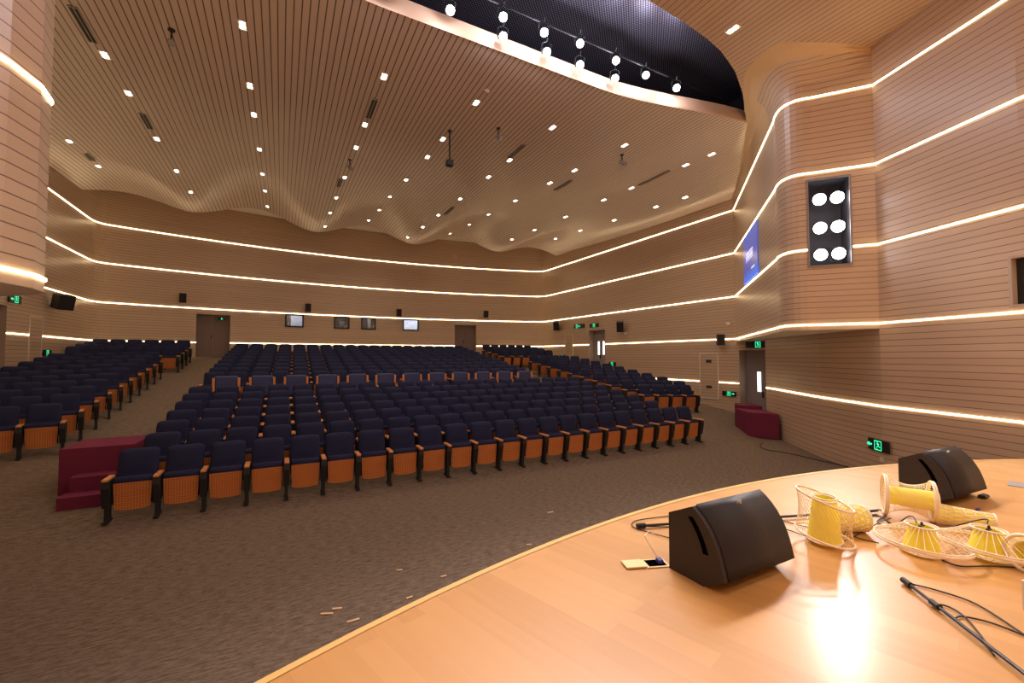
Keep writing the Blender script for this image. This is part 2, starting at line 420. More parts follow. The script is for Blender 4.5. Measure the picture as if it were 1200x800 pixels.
def sB(px):                       # path length where a sight line meets the front face
    d = ray(px, 260); A = Vector(boxr[-2]); B = Vector(boxr[-1]); e = B - A
    det = d.x * (-e.y) + e.x * d.y; t = (A.x * (-e.y) + e.x * A.y) / det
    return s_of(boxr, t * d.x, t * d.y)
sn0, sn1 = sB(947.5), sB(996)
hz = [(sn0, sn1, 4.27, 6.05)]
box_wall('wall_right', boxr, flare_r, hz)
# soffit under the box
so = [(x, y) for x, y in boxr] + [(14.75, 4.05)]
struct(obj('trim_1', [(x, y, 2.94) for x, y in so], [tuple(range(len(so)))], 'plaster'))
# lower wall under the box and on towards the stage
low = [(13.41, 8.2), (12.8, 7.4), (12.05, 6.5), (11.35, 5.62), (10.8, 4.75), (10.35, 4.05)]
wall('wall_front', low, -.1, 2.94)
wall('wall_side', [(14.75, 8.0), (13.41, 8.2)], -.1, 2.94)
upr = [(10.35, 4.05), (9.6, 2.0), (9.35, .9), (9.35, -7.0)]
dpz = (3.16, 3.87)
sd = s_of(upr, 9.65, 2.14)
wall('wall_stage_right', upr, -.1, 8.6, [(sd, sd + .6, 3.16, 3.87)])
lowall = low + upr[1:]

# left box, mirrored with a rounder nose, seen at the picture's edge
boxl = [(-2.6, 3.3), (-2.2, 3.9), (-1.96, 4.3), (-1.84, 4.6), (-1.775, 4.9), (-1.80, 5.15), (-1.95, 5.38), (-2.2, 5.6), (-6.75, 9.7)]
LBx = lambda s, T: (.25, .1)
boxl_r = boxl
box_wall('wall_left', boxl_r, lambda s, T: (.02, 0), ())
struct(obj('trim_2', [(x, y, 2.94) for x, y in boxl_r] + [(-6.75, 3.3, 2.94)], [tuple(range(len(boxl_r) + 1))], 'plaster'))
wall('wall_stage_left', [(-1.5, -7.0), (-1.5, .9), (-1.7, 2.0), (-2.6, 3.3)], -.1, 8.6)
wall('wall_side', [(-2.6, 3.3), (-2.9, 4.3), (-3.4, 4.75), (-4.7, 7.0), (-6.75, 7.9)], -.1, 2.94)
wall('wall_rear_stage', [(9.35, -7.0), (-1.5, -7.0)], -.1, 8.6, m='smooth_wood')

# LED strips
GL = 'warm LED strips along the hall walls'
def led(label, path, s0, s1, z, gaps=()):
    o = strip_mesh(path, s0, s1, z, gaps=gaps).ob('led_strip', 'led'); tag(o, label, 'light strip', GL); return o
TH = path_len(hall)[-1]
names = {4: 'topmost', 3: 'second from top', 2: 'third from top'}
sl = s_of(hall, XL, 8.6); sr = s_of(hall, XR, 10.12)
for i in (4, 3, 2): led('warm LED strip running round the hall walls, ' + names[i], hall, sl, sr, LZ[i])
g3 = [H[k][:2] for k in ('back_l', 'back_r', 'right_far', 'left_far')] + [(min(PF) - .05, max(PF) + .05), (min(PL) - .05, max(PL) + .05)]
led('warm LED strip round the hall walls broken by doors, just above seats', hall, sl, sr, LZ[1], gaps=g3)
led('lowest short LED strip on side wall next to the white-outlined panel', hall, s_of(hall, XR, 19.5), s_of(hall, XR, 9.98), LZ[0], gaps=[(min(PN) - .05, max(PN) + .05)])
o = MB().tube([(11.55, 24.15, 2.74), (13.1, 23.2, 2.5)], .03, 6).ob('led_strip', 'led'); tag(o, 'short sloping LED strip on back wall behind the far seats', 'light strip', GL)
bu = boxr + upr[1:]
for i in (4, 3, 1): led('warm LED strip wrapping the protruding wall box, %s' % {4: 'topmost', 3: 'passing above the floodlight niche', 1: 'along its bottom edge'}[i], bu, .02, path_len(bu)[-1] - .1, LZ[i])
led('warm LED strip wrapping the protruding wall box, cut by floodlight niche', bu, .02, path_len(bu)[-1] - .1, LZ[2], gaps=[(sn0 - .04, sn1 + .04)])
led('lowest LED strip on curved wall above the stage-side exit sign', lowall, .03, path_len(lowall)[-1] - .1, LZ[0])
for i, w in ((1, 'lower'), (2, 'upper')): led('%s LED strip curving round the pillar-like wall nose' % w, boxl, .1, path_len(boxl)[-1] - .2, LZ[i])
# left wall nose carries the upper ones as well
for i, w in ((3, 'second from top'), (4, 'topmost')): led('LED strip curving round the pillar-like wall nose, %s' % w, boxl, .1, path_len(boxl)[-1] - .2, LZ[i])

# ------------------------------------------------------------------ floor, stage
Ys = [-7.2, 0, 4, 7.4, 7.8, 8.2] + [8.6 + i * .8 for i in range(21)]
v = []; f = []
for y in Ys:
    v += [(XL - .6, y, floor_z(y)), (XR + .6, y, floor_z(y))]
for i in range(len(Ys) - 1): f.append((2 * i, 2 * i + 1, 2 * i + 3, 2 * i + 2))
struct(obj('floor', v, f, 'carpet'))
SR = 10.7
def stage_y(x): return 2.9 - SR + math.sqrt(max(0, SR * SR - (x - 4) ** 2))
sx = [-1.75 + i * (9.55 + 1.75) / 48 for i in range(49)]
edge = [(x, stage_y(x)) for x in sx]
poly = [(-1.75, -7.1)] + [(9.55, -7.1)] + list(reversed(edge))
st = MB()
k = len(poly); struct(obj('floor_stage', [(x, y, 1.05) for x, y in poly] + [(x, y, -.05) for x, y in poly],
    [tuple(range(k))] + [(i, k + i, k + (i + 1) % k, (i + 1) % k) for i in range(k)], ['stage_laminate', 'skirt_wood'], mi=[0] + [1] * k))
v = []; f = []
for x, y in edge:
    nx, ny = (x - 4) / SR, (y - (2.9 - SR)) / SR
    for o_, z_ in ((-.028, 1.0535), (.012, 1.0535), (.014, 1.01), (.0, 1.01)): v.append((x + nx * o_, y + ny * o_, z_))
for i in range(len(edge) - 1):
    for j in range(3): f.append((i * 4 + j, (i + 1) * 4 + j, (i + 1) * 4 + j + 1, i * 4 + j + 1))
struct(obj('trim_3', v, f, 'nosing'))

# ------------------------------------------------------------------ wavy ceiling
def front_y(x):
    d = abs(x - 4); return 7.62 - .70 * smooth(2.4, 7.2, d)
def edge_y(x): return back_y(x) - 1.55
def ceil_z(x, y):
    w = .5 + .5 * math.cos(2 * PI * (x - 1.38 - (.0 if x < 6 else .0)) / 4.92)      # 1 at the hanging folds
    A = .66 * smooth(12.5, 23.0, y)
    z = 8.58 + A * (1 - w) ** .9
    side = smooth(11.9, 14.7, x) + smooth(-3.9, -6.7, x) if x > 4 else smooth(3.9, 6.7, -x)
    z -= (.32 + (.15 * smooth(12, 23, y))) * side
    return z
def xlim(y):
    if y >= 10.1: return XL, XR
    r = 9.2 + (y - 5.3) * (14.75 - 9.22) / (10.12 - 5.28); l = -2.2 - (y - 5.6) * 4.55 / 4.1
    return max(l, XL), min(r, XR)
v = []; f = []; NX, NY = 170, 90
for j in range(NY + 1):
    tt = j / NY
    for i in range(NX + 1):
        u = i / NX
        x = XL + u * (XR - XL); y = front_y(x) + tt * (edge_y(x) - front_y(x))
        a, b = xlim(y); x = max(a, min(b, x)) 
        v.append((x, y, ceil_z(x, y)))
for j in range(NY):
    for i in range(NX):
        q = (j * (NX + 1) + i, (j + 1) * (NX + 1) + i, (j + 1) * (NX + 1) + i + 1, j * (NX + 1) + i + 1)
        if abs(v[q[0]][0] - v[q[3]][0]) < 1e-5 and abs(v[q[1]][0] - v[q[2]][0]) < 1e-5: continue
        f.append(q)
struct(obj('ceiling', v, f, 'ceiling_slats', smooth=True))
# back lip and white plaster above it
v = []; f = []
for i in range(121):
    x = XL + i * (XR - XL) / 120; y = edge_y(x); v += [(x, y, ceil_z(x, y)), (x, y + .02, ceil_z(x, y) + .05), (x, y - .5, ceil_z(x, y) + .12)]
for i in range(120): f += [(3 * i, 3 * i + 3, 3 * i + 4, 3 * i + 1), (3 * i + 1, 3 * i + 4, 3 * i + 5, 3 * i + 2)]
struct(obj('trim_4', v, f, 'smooth_wood'))
struct(obj('ceiling_plaster', [(XL, 18, 9.44), (XR, 18, 9.44), (XR, 25.4, 9.44), (XL, 25.4, 9.44)], [(0, 1, 2, 3)], 'plaster'))
# front fascia
v = []; f = []
fx = [-3.6 + i * (11.6 + 3.6) / 60 for i in range(61)]
for x in fx: v += [(x, front_y(x), 8.56), (x, front_y(x) - .01, 8.60), (x, front_y(x), 8.875), (x, front_y(x) + .06, 8.89)]
for i in range(60):
    for j in range(3): f.append((i * 4 + j, i * 4 + 4 + j, i * 4 + 5 + j, i * 4 + 1 + j))
struct(obj('trim_5', v, f, 'fascia_wood'))
# stage ceiling with curved edge round the lighting opening
E2 = [(4, 5.3), (5.55, 5.32), (6.46, 5.37), (7.26, 5.45), (7.8, 5.55), (8.2, 5.67), (8.65, 5.82), (9.04, 6.0), (9.5, 6.22), (9.9, 6.45), (10.25, 6.67), (10.65, 6.88), (11.3, 6.95)]
E2 = [(8 - x, y) for x, y in reversed(E2[1:])] + E2
v = []; f = []
for x, y in E2: v += [(x, -7.05, 8.6), (x, y, 8.6), (x, y, 8.64), (x, y - .05, 8.7)]
for i in range(len(E2) - 1): f += [(i * 4, i * 4 + 1, i * 4 + 5, i * 4 + 4), (i * 4 + 1, i * 4 + 2, i * 4 + 6, i * 4 + 5), (i * 4 + 2, i * 4 + 3, i * 4 + 7, i * 4 + 6)]
struct(obj('ceiling_stage', v, f, 'stage_ceiling_slats'))
# dark service space above the opening: walls and perforated grid ceiling
x0, x1, y0, y1, z0, z1 = -3.6, 11.6, 3.6, 9.6, 8.7, 9.9
struct(obj('ceiling_void', [(x0, y0, z0), (x1, y0, z0), (x1, y1, z0), (x0, y1, z0), (x0, y0, z1), (x1, y0, z1), (x1, y1, z1), (x0, y1, z1)],
           [(0, 1, 5, 4), (1, 2, 6, 5), (2, 3, 7, 6), (3, 0, 4, 7), (4, 5, 6, 7)], ['void', 'mesh_metal'], mi=[0, 0, 1, 0, 1]))

# ------------------------------------------------------------------ lights: a lamp inside each fixture, plus added spill lamps
def lamp(name, kind, loc, energy, color, parent=None, target=None, size=.06, spot=None, blend=.5):
    ld = bpy.data.lights.get(name) or bpy.data.lights.new(name, kind)
    ld.energy = energy; ld.color = color; ld.shadow_soft_size = size
    if kind == 'SPOT': ld.spot_size = math.radians(spot); ld.spot_blend = blend
    o = bpy.data.objects.new('lamp', ld); C.objects.link(o); o.location = loc
    d = (Vector(target) - Vector(loc)) if target is not None else Vector((0, 0, -1))
    o.rotation_euler = d.to_track_quat('-Z', 'Y').to_euler()
    if parent: o.parent = parent
    return o
# recessed twin downlights
def make_downlight():
    t = thing('downlight', 'x', 'light', group='square recessed downlights in the slatted ceiling')
    mb = MB()
    for a in ((-.075, .075, -.125, -.115), (-.075, .075, .115, .125), (-.075, -.065, -.125, .125), (.065, .075, -.125, .125)): mb.box(a[0], a[1], a[2], a[3], -.008, .02)
    mb.ob('frame', 'trim_white', t)
    for sx_ in (-.052, .052):
        MB().cyl((0, sx_, .0), (0, sx_, -.006), .047, n=14).ob('lamp_disc', 'downlight_glow', t)
    return t
dl0 = make_downlight(); first = True
cols = {'first': [(81.3, 165), (115, 194.3)], 'second': [(123, 64), (150.6, 108.8), (183.8, 162.4), (206.9, 199.8), (223.4, 224.7)],
 'third': [(284, 29), (293, 100), (297.6, 133.6), (304, 174.6), (307.6, 203.6), (310.6, 223.4), (313.4, 241.6)],
 'fourth': [(450, 89), (427.6, 145.7), (417.4, 172.5), (404, 207.4), (394, 231.4), (387, 249), (381, 265)],
 'fifth': [(558, 120), (519, 162.6), (500.9, 183.4), (475.8, 210.5), (457, 230.3), (444.5, 245.8), (432, 258)],
 'sixth': [(647.5, 149.2), (597.3, 187.5), (572.5, 207), (539.3, 232.7), (513.8, 251.7), (495.5, 265.8), (477.8, 277.8)],
 'seventh': [(731.9, 170), (673.4, 199.4), (644.4, 214), (603.9, 234.8), (572.5, 251), (550, 262.8), (527.5, 273.5)],
 'eighth': [(833.9, 180.4), (803.6, 193), (740, 220), (707.5, 234), (662.6, 253.9), (626.4, 269.2), (599.8, 280.4)],
 'ninth': [(803, 231), (768.8, 242), (719.8, 257.7), (680, 270), (651, 279.5)]}
def on_ceiling(px, py):
    d = ray(px, py); t = 5.0
    while t < 60:
        p = EYE + d * t
        if p.y > 6 and p.z >= ceil_z(p.x, p.y): return p
        t += .02
    return p
for c, pts in cols.items():
    for r, (px, py) in enumerate(pts):
        p = on_ceiling(px, py)
        if p.y > edge_y(p.x) - .15: p = on_ceiling(px, py - 2); 
        if p.y > edge_y(p.x) - .05: continue
        # tilt to follow the ceiling
        lab = 'white twin downlight, %s from the stage in the %s lengthwise row of the ceiling' % (ORD[r], c)
        o = dl0 if first else dup(dl0, (0, 0, 0), 0)
        o['label'] = lab
        e = .15
        gx = (ceil_z(p.x + e, p.y) - ceil_z(p.x - e, p.y)) / (2 * e); gy = (ceil_z(p.x, p.y + e) - ceil_z(p.x, p.y - e)) / (2 * e)
        o.location = (p.x, p.y, ceil_z(p.x, p.y) - .006)
        M = Matrix(((1, 0, -gx), (0, 1, -gy), (gx, gy, 1))).normalized(); o.rotation_euler = M.to_euler()
        lamp('downlight_lamp', 'SPOT', (0, 0, -.03), 30, (1, .80, .58), parent=o, target=(0, 0, -1), size=.08, spot=120, blend=.8)
        first = False
p = at(859, 34, Z=8.6); o = dup(dl0, p - Vector((0, 0, .006)), 0, 'white twin downlight alone in the stage ceiling beside the dark opening')

# ------------------------------------------------------------------ stage spotlights in the opening
def make_spot():
    t = thing('stage_spotlight', 'x', 'spotlight', group='stage spotlights hanging in the ceiling opening')
    MB().cyl((0, .02, 0), (0, .28, 0), .09, .065, 16).ob('housing', 'black_metal', t)
    MB().cyl((0, 0, 0), (0, .02, 0), .075, .075, 20).ob('lens', 'spot_glow', t)
    MB().tube([(-.1, .12, 0), (-.1, .12, .13), (0, .12, .17), (.1, .12, .13), (.1, .12, 0)], .01, 6).tube([(0, .12, .17), (0, .12, .24)], .012, 6).ob('yoke', 'black_metal', t)
    return t
sp0 = make_spot()
spots = [(455, -12), (528, 12), (590, 20), (590, 43), (638, 38), (641, 61), (680, 51), (680, 76), (722, 71), (721, 92), (757, 88), (793, 103)]
for i, (px, py) in enumerate(spots):
    Yv = 7.25 if px < 760 else 7.1
    p = at(px, py, Y=Yv)
    o = sp0 if i == 0 else dup(sp0, (0, 0, 0), 0)
    o['label'] = 'glaring stage spotlight in the ceiling opening, %s counted from the left' % ORD[i]
    o.location = p
    d = (EYE + Vector((2.2, -1.5, -.8)) - p).normalized()
    o.rotation_euler = d.to_track_quat('-Y', 'Z').to_euler()
    lamp('stage_lamp', 'SPOT', (0, -.03, 0), 130, (1, .92, .90), parent=o, target=(0, -1, 0), size=.05, spot=80, blend=.8)
    lamp('spill_lamp', 'POINT', (0, -.10, -.02), 11, (.88, .86, 1), parent=o, size=.05)  # added point light, brightens the mesh and ceiling round each spotlight
# rail the spotlights hang from
rail = MB().tube([(-2.5, 7.28, 9.22), (10.2, 7.28, 9.22)], .025, 8).ob('lighting_bar', 'black_metal'); tag(rail, 'dark metal bar carrying the spotlights across the ceiling opening', 'lighting bar')

# side-light niche in the box
bot, top = 4.27, 6.05
P0, P1 = Vector(pt_at(boxr, sn0)[:2]), Vector(pt_at(boxr, sn1)[:2]); e2 = (P1 - P0).normalized(); nrm = Vector((-e2.y, e2.x))     # into the box
if (P0 + nrm - Vector((0, 0))).length < P0.length: nrm = -nrm
Q0, Q1 = P0 + nrm * .55, P1 + nrm * .55
v = [(a.x, a.y, z) for z in (bot, top) for a in (P0, P1, Q1, Q0)]
struct(obj('wall_niche', v, [(1, 2, 6, 5), (2, 3, 7, 6), (3, 0, 4, 7), (0, 1, 2, 3), (4, 7, 6, 5)], 'booth_dark'))
fm = MB()
for (a, b, c, d) in ((-.03, .0, bot - .03, top + .03), ((P1 - P0).length, (P1 - P0).length + .03, bot - .03, top + .03)):
    A, B = P0 + e2 * a, P0 + e2 * b; fm.prism([tuple(A - nrm * .03), tuple(B - nrm * .03), tuple(B + nrm * .02), tuple(A + nrm * .02)], c, d)
for (c, d) in ((bot - .03, bot), (top, top + .03)): fm.prism([tuple(P0 - nrm * .03), tuple(P1 - nrm * .03), tuple(P1 + nrm * .02), tuple(P0 + nrm * .02)], c, d)
struct(fm.ob('trim_6', 'grey_box'))
fl0 = None; W = (P1 - P0).length
for r, z in enumerate((5.66, 5.06, 4.50)):
    for c in (0, 1):
        q = P0 + e2 * (W * (.3 if c == 0 else .74)) + nrm * .06
        if fl0 is None:
            fl0 = thing('floodlight', 'x', 'floodlight', group='floodlights stacked in the wall niche')
            MB().box(-.1, .1, .02, .2, -.1, .1, bev=.02).ob('housing', 'black_metal', fl0)
            MB().cyl((0, 0, 0), (0, .02, 0), .115, .115, 24).ob('lens', 'spot_glow', fl0)
            MB().tube([(-.115, .1, 0), (-.115, .1, -.14), (.115, .1, -.14), (.115, .1, 0)], .008, 6).ob('yoke', 'black_metal', fl0)
            o = fl0
        else: o = dup(fl0, (0, 0, 0), 0)
        o['label'] = 'glaring floodlight in the wall niche, %s row, side %s' % (('top', 'middle', 'bottom')[r], ('nearer the seats', 'nearer the stage')[c])
        o.location = (q.x, q.y, z); d = (Vector((2.5, -.5, 1.2)) - Vector((q.x, q.y, z))).normalized()
        o.rotation_euler = d.to_track_quat('-Y', 'Z').to_euler()
        lamp('flood_lamp', 'SPOT', (0, -.03, 0), 75, (1, .92, .90), parent=o, target=(0, -1, 0), size=.09, spot=110, blend=.7)

# ------------------------------------------------------------------ projected screen on the slanted box face
def on_face(px, py, A, B):
    d = ray(px, py); e = (B[0] - A[0], B[1] - A[1]); det = d.x * (-e[1]) + e[0] * d.y; t = (A[0] * (-e[1]) + e[0] * A[1]) / det
    return EYE + d * t
FA, FB = boxr[1], boxr[0]
e = Vector((FB[0] - FA[0], FB[1] - FA[1], 0)).normalized(); nf = Vector((-e.y, e.x, 0));
if nf.x > 0: nf = -nf
a = on_face(889, 300, FA, FB); b = on_face(872.5, 300, FA, FB)
a.z = b.z = 0; a += nf * .03; b += nf * .03
sc = thing('display_screen', 'blue illuminated screen with white lettering on the slanted wall', 'screen')
sz0, sz1 = 4.68, 6.15
bk = nf * -.028
v = [a, b, b + bk, a + bk]; MB().add([Vector((q.x, q.y, z)) for z in (sz0, sz1) for q in v], [(3, 2, 1, 0), (4, 5, 6, 7), (0, 1, 5, 4), (1, 2, 6, 5), (2, 3, 7, 6), (3, 0, 4, 7)]).ob('screen_panel', 'screen_blue', sc)
W = (b - a).length; u = (a - b).normalized()            # b is the far, left end
mb = MB(); th = .002
def glyph(x, z, w, h):
    p = b + u * x + nf * .004; q = b + u * (x + w) + nf * .004
    mb.add([(p.x, p.y, z), (q.x, q.y, z), (q.x, q.y, z + h), (p.x, p.y, z + h)], [(0, 1, 2, 3)])
xx = W * .22
for k, ww in enumerate((.13, .16, .12, .15, .14, .12)):
    for bar in ((0, 0, .03, .28), (ww - .03, .0, .03, .28), (0, .25, ww, .03), (0, .12, ww, .03)): glyph(xx + bar[0], 5.28 + bar[1], bar[2], bar[3])
    xx += ww + .05
mb.ob('lettering', 'screen_text', sc)
mb = MB(); xx = W * .6
for k in range(5): glyph(xx, 4.95, .07, .05); xx += .1
mb.ob('caption', 'screen_text', sc)

# dark control window on the stage side wall
A = pt_at(upr, sd); B = pt_at(upr, sd + .6)
A2, B2 = pt_at(upr, sd, -.08), pt_at(upr, sd + .6, -.08)
v = [(A2[0], A2[1], 3.16), (B2[0], B2[1], 3.16), (B2[0], B2[1], 3.87), (A2[0], A2[1], 3.87)]
w = MB(); 
for (p, q, r, s) in ((sd - .03, sd + .01, 3.13, 3.9), (sd + .59, sd + .63, 3.13, 3.9), (sd, sd + .6, 3.13, 3.17), (sd, sd + .6, 3.86, 3.9)):
    w.prism([pt_at(upr, p, .015)[:2], pt_at(upr, q, .015)[:2], pt_at(upr, q, -.1)[:2], pt_at(upr, p, -.1)[:2]], r, s)
w = struct(w.ob('window_5', 'jamb')); obj('pane', v, [(0, 1, 2, 3)], 'sign_black', w)

# ------------------------------------------------------------------ seats
def seat_parts():
    parts = {}
    # padded backrest
    n, mrow = 10, 12
    def hw(z): return .236 - .02 * max(0, (.55 - z) / .3)
    fr, bk = [], []
    for j in range(mrow + 1):
        t_ = j / mrow; z = .36 + .605 * t_; yc = .10 + .17 * t_
        for i in range(n + 1):
            u_ = -1 + 2 * i / n
            zz = z - (.032 * abs(u_) ** 7 if j >= mrow - 1 else 0)
            w_ = hw(z) * (1 - (.03 if j == mrow else 0))
            edge_ = 1 - max(abs(u_) ** 4, (abs(2 * t_ - 1)) ** 8)
            bump = .035 * edge_ + (.015 * math.exp(-((t_ - .28) / .1) ** 2) - .03 * math.exp(-((t_ - .44) / .045) ** 2) - .02 * math.exp(-((t_ - .2) / .04) ** 2)) * edge_
            fr.append((u_ * w_, yc - bump - .02 + .03 * u_ * u_ * 0, zz)); bk.append((u_ * w_, yc + .035 + .02 * edge_, zz))
    v = fr + bk; f = []; q = (n + 1) * (mrow + 1); a = lambda i, j: j * (n + 1) + i
    for j in range(mrow):
        for i in range(n):
            f.append((a(i, j), a(i + 1, j), a(i + 1, j + 1), a(i, j + 1))); f.append((q + a(i, j), q + a(i, j + 1), q + a(i + 1, j + 1), q + a(i + 1, j)))
        f.append((a(0, j), a(0, j + 1), q + a(0, j + 1), q + a(0, j))); f.append((a(n, j), q + a(n, j), q + a(n, j + 1), a(n, j + 1)))
    for i in range(n): f.append((a(i, mrow), a(i + 1, mrow), q + a(i + 1, mrow), q + a(i, mrow))); f.append((a(i, 0), q + a(i, 0), q + a(i + 1, 0), a(i + 1, 0)))
    parts['backrest'] = (v, f, 'navy_fabric', True)
    # folded cushion: rounded top band and pad behind the wood panel
    prof = [(-.06, .52), (-.075, .56), (-.065, .60), (-.03, .625), (.02, .62), (.05, .58), (.06, .40), (.05, .24), (.0, .22)]
    v = []; f = []; k = len(prof)
    for x in (-.215, -.20, .20, .215):
        sh = .012 if abs(x) > .21 else 0
        v += [(x, y * (1 if sh == 0 else .8), z - (sh if z > .5 else 0)) for y, z in prof]
    for s_ in range(3):
        for i in range(k): f.append((s_ * k + i, s_ * k + (i + 1) % k, (s_ + 1) * k + (i + 1) % k, (s_ + 1) * k + i))
    f += [tuple(reversed(range(k))), tuple(3 * k + i for i in range(k))]
    parts['cushion'] = (v, f, 'navy_fabric', True)
    # wooden underside panel, slightly tapered with a curved lower edge
    v = []; f = []; n = 8
    for y_, off in ((0, 0), (.014, 0)):
        for j in range(5):
            t_ = j / 4
            for i in range(n + 1):
                u_ = -1 + 2 * i / n
                zb = .15 + .022 * u_ * u_; z = zb + (.545 - zb) * t_
                v.append((u_ * (.20 + .018 * t_), -.075 + .025 * (1 - t_) + y_ + .008 * u_ * u_, z))
    a = lambda k_, i, j: k_ * 5 * (n + 1) + j * (n + 1) + i
    for j in range(4):
        for i in range(n): f.append((a(0, i, j), a(0, i + 1, j), a(0, i + 1, j + 1), a(0, i, j + 1))); f.append((a(1, i, j), a(1, i, j + 1), a(1, i + 1, j + 1), a(1, i + 1, j)))
        f.append((a(0, 0, j), a(0, 0, j + 1), a(1, 0, j + 1), a(1, 0, j))); f.append((a(0, n, j), a(1, n, j), a(1, n, j + 1), a(0, n, j + 1)))
    for i in range(n): f.append((a(0, i, 0), a(1, i, 0), a(1, i + 1, 0), a(0, i + 1, 0))); f.append((a(0, i, 4), a(0, i + 1, 4), a(1, i + 1, 4), a(1, i, 4)))
    parts['underside_panel'] = (v, f, 'seat_wood', False)
    for nm, x in (('l', -.28), ('r', .28)):
        mb = MB()
        mb.add([(x + sx_ * .043, y, z) for sx_ in (-1, 1) for y, z in ((-.15, .60), (.17, .60), (.17, .5), (.08, .27), (-.10, .22), (-.16, .5))],
               [(0, 1, 2, 3, 4, 5), (11, 10, 9, 8, 7, 6)] + [(i, 6 + i, 6 + (i + 1) % 6, (i + 1) % 6) for i in range(6)])
        parts['side_panel_' + nm] = (mb.v, mb.f, 'seat_black', False)
        mb = MB().box(x - .024, x + .024, -.07, .07, .03, .3); mb.box(x - .03, x + .03, -.13, .13, 0, .03)
        parts['leg_' + nm] = (mb.v, mb.f, 'seat_black', False)
        mb = MB().box(x - .036, x + .036, -.18, .15, .60, .635, bev=.01)
        parts['armrest_' + nm] = (mb.v, mb.f, 'arm_wood', False)
    return parts
SP = seat_parts()
SM = {}
for k_, (v, f, mn, smt) in SP.items():
    me = bpy.data.meshes.new(k_[:-2] if k_[-2] == '_' else k_); me.from_pydata([tuple(q) for q in v], [], f); me.materials.append(MATS[mn])
    if smt: me.polygons.foreach_set('use_smooth', [True] * len(me.polygons))
    bm = bmesh.new(); bm.from_mesh(me); bmesh.ops.recalc_face_normals(bm, faces=bm.faces[:]); bm.to_mesh(me); bm.free()
    SM[k_] = me
LEFTSET = ['backrest', 'cushion', 'underside_panel', 'side_panel_l', 'leg_l', 'armrest_l']
ENDSET = LEFTSET + ['side_panel_r', 'leg_r', 'armrest_r']
def seat_root(keys):
    t = thing('theatre_seat', 'x', 'seat')
    for k_ in keys:
        o = bpy.data.objects.new(k_[:-2] if k_[-2] == '_' else k_, SM[k_]); C.objects.link(o); o.parent = t
    return t
# every seat: (x, y, rot, block, row, number, end?)
seats = []
def row(block, r, xa, y, n, pitch=.56, ang=0.0, rev=False):
    for k_ in range(n):
        dd = (k_ + .5) * pitch
        x = xa + (-dd if rev else dd) * math.cos(ang); yy = y - dd * math.sin(abs(ang))
        seats.append(dict(x=x, y=yy, rz=(ang if rev else -ang), block=block, row=r, num=k_, end=(k_ == n - 1), rev=rev))
for r in range(7): row('centre', r, -2.12 if r == 0 else -1.99, 8.16 + .755 * r, 22 if r == 0 else 21)
for r in range(10): row('centre', r + 8, -1.95 + .02 * r, 14.72 + .80 * r, 19)
for r in range(10): row('left', r, -3.68, 11.5 + .845 * r, 5, ang=math.radians(13), rev=True)
for r in range(4): row('left', r + 10, -3.42, 20.4 + .80 * r, 6, pitch=.54, rev=True)
for r in range(10): row('right', r, 11.0, 11.1 + .835 * r, 4 if r == 0 else 5, ang=math.radians(13))
for r in range(4): row('right', r + 10, 10.35, 20.4 + .80 * r, 6)
def px_of(x, y, z):
    z -= EYE.z; fh = x * math.sin(YAW) + y * math.cos(YAW); r_ = x * math.cos(YAW) - y * math.sin(YAW)
    return 600 + F * r_ / fh
seats = [s for s in seats if px_of(s['x'] + .3, s['y'], 1) > -15 and s['y'] < back_y(s['x']) - .45 and s['x'] < 14.45]
seats.sort(key=lambda s: s['x'] ** 2 + s['y'] ** 2)
protoA = protoB = None
TOTAL_SOLO = 288
GR = {'centre': 'navy seats of the centre block', 'left': 'navy seats of the left block', 'right': 'navy seats of the right block'}
BL = {'centre': ('centre block', 'from the left aisle'), 'left': ('left-hand block', 'from the aisle'), 'right': ('right-hand block', 'from the aisle')}
rest = []
for i, s in enumerate(seats):
    if i >= TOTAL_SOLO: rest.append(s); continue
    s['solo'] = True
    both = s['end']
    keys = ENDSET if both else LEFTSET
    if both:
        if protoB is None: protoB = seat_root(ENDSET); o = protoB
        else: o = dup(protoB, (0, 0, 0), 0)
    else:
        if protoA is None: protoA = seat_root(LEFTSET); o = protoA
        else: o = dup(protoA, (0, 0, 0), 0)
    o.location = (s['x'], s['y'], floor_z(s['y'])); o.rotation_euler = (0, 0, s['rz'])
    if s['rev'] and not both:      # arm on the aisle side
        for ch in list(o.children):
            base = ch.name.split('.')[0]
            if base in ('side_panel', 'leg', 'armrest'): ch.data = SM[base + '_r']
    b_, fr_ = BL[s['block']]
    rn = 'front row' if s['row'] == 0 else ORD[s['row']] + ' row'
    nn = 'end seat' if (s['num'] == 0) else ORD[s['num']] + ' seat'
    lab = ('navy tip-up %s by the aisle, %s of the %s' % (nn, rn, b_)) if s['num'] == 0 and s['block'] != 'centre' else ('navy tip-up seat, %s %s, %s of the %s' % (ORD[s['num']], fr_, rn, b_))
    o['label'] = lab; o['group'] = GR[s['block']]
# the farther seats, beyond the three hundred that show largest, as one mesh
vv = []; ff = []; mi = []; mlist = ['navy_fabric', 'seat_wood', 'seat_black', 'arm_wood']
for s in rest:
    M = Matrix.Translation((s['x'], s['y'], floor_z(s['y']))) @ Matrix.Rotation(s['rz'], 4, 'Z')
    for k_ in (ENDSET if s['end'] else ([q.replace('_l', '_r') for q in LEFTSET] if s['rev'] else LEFTSET)):
        me = SM[k_]; b_ = len(vv); mm = mlist.index(me.materials[0].name)
        vv += [M @ v.co for v in me.vertices]
        for p_ in me.polygons: ff.append(tuple(b_ + q for q in p_.vertices)); mi.append(mm)
o = obj('theatre_seating', vv, ff, mlist, mi=mi, smooth=False); tag(o, 'dark navy tip-up seats filling the rear rows near the back wall', 'seats', kind='stuff')

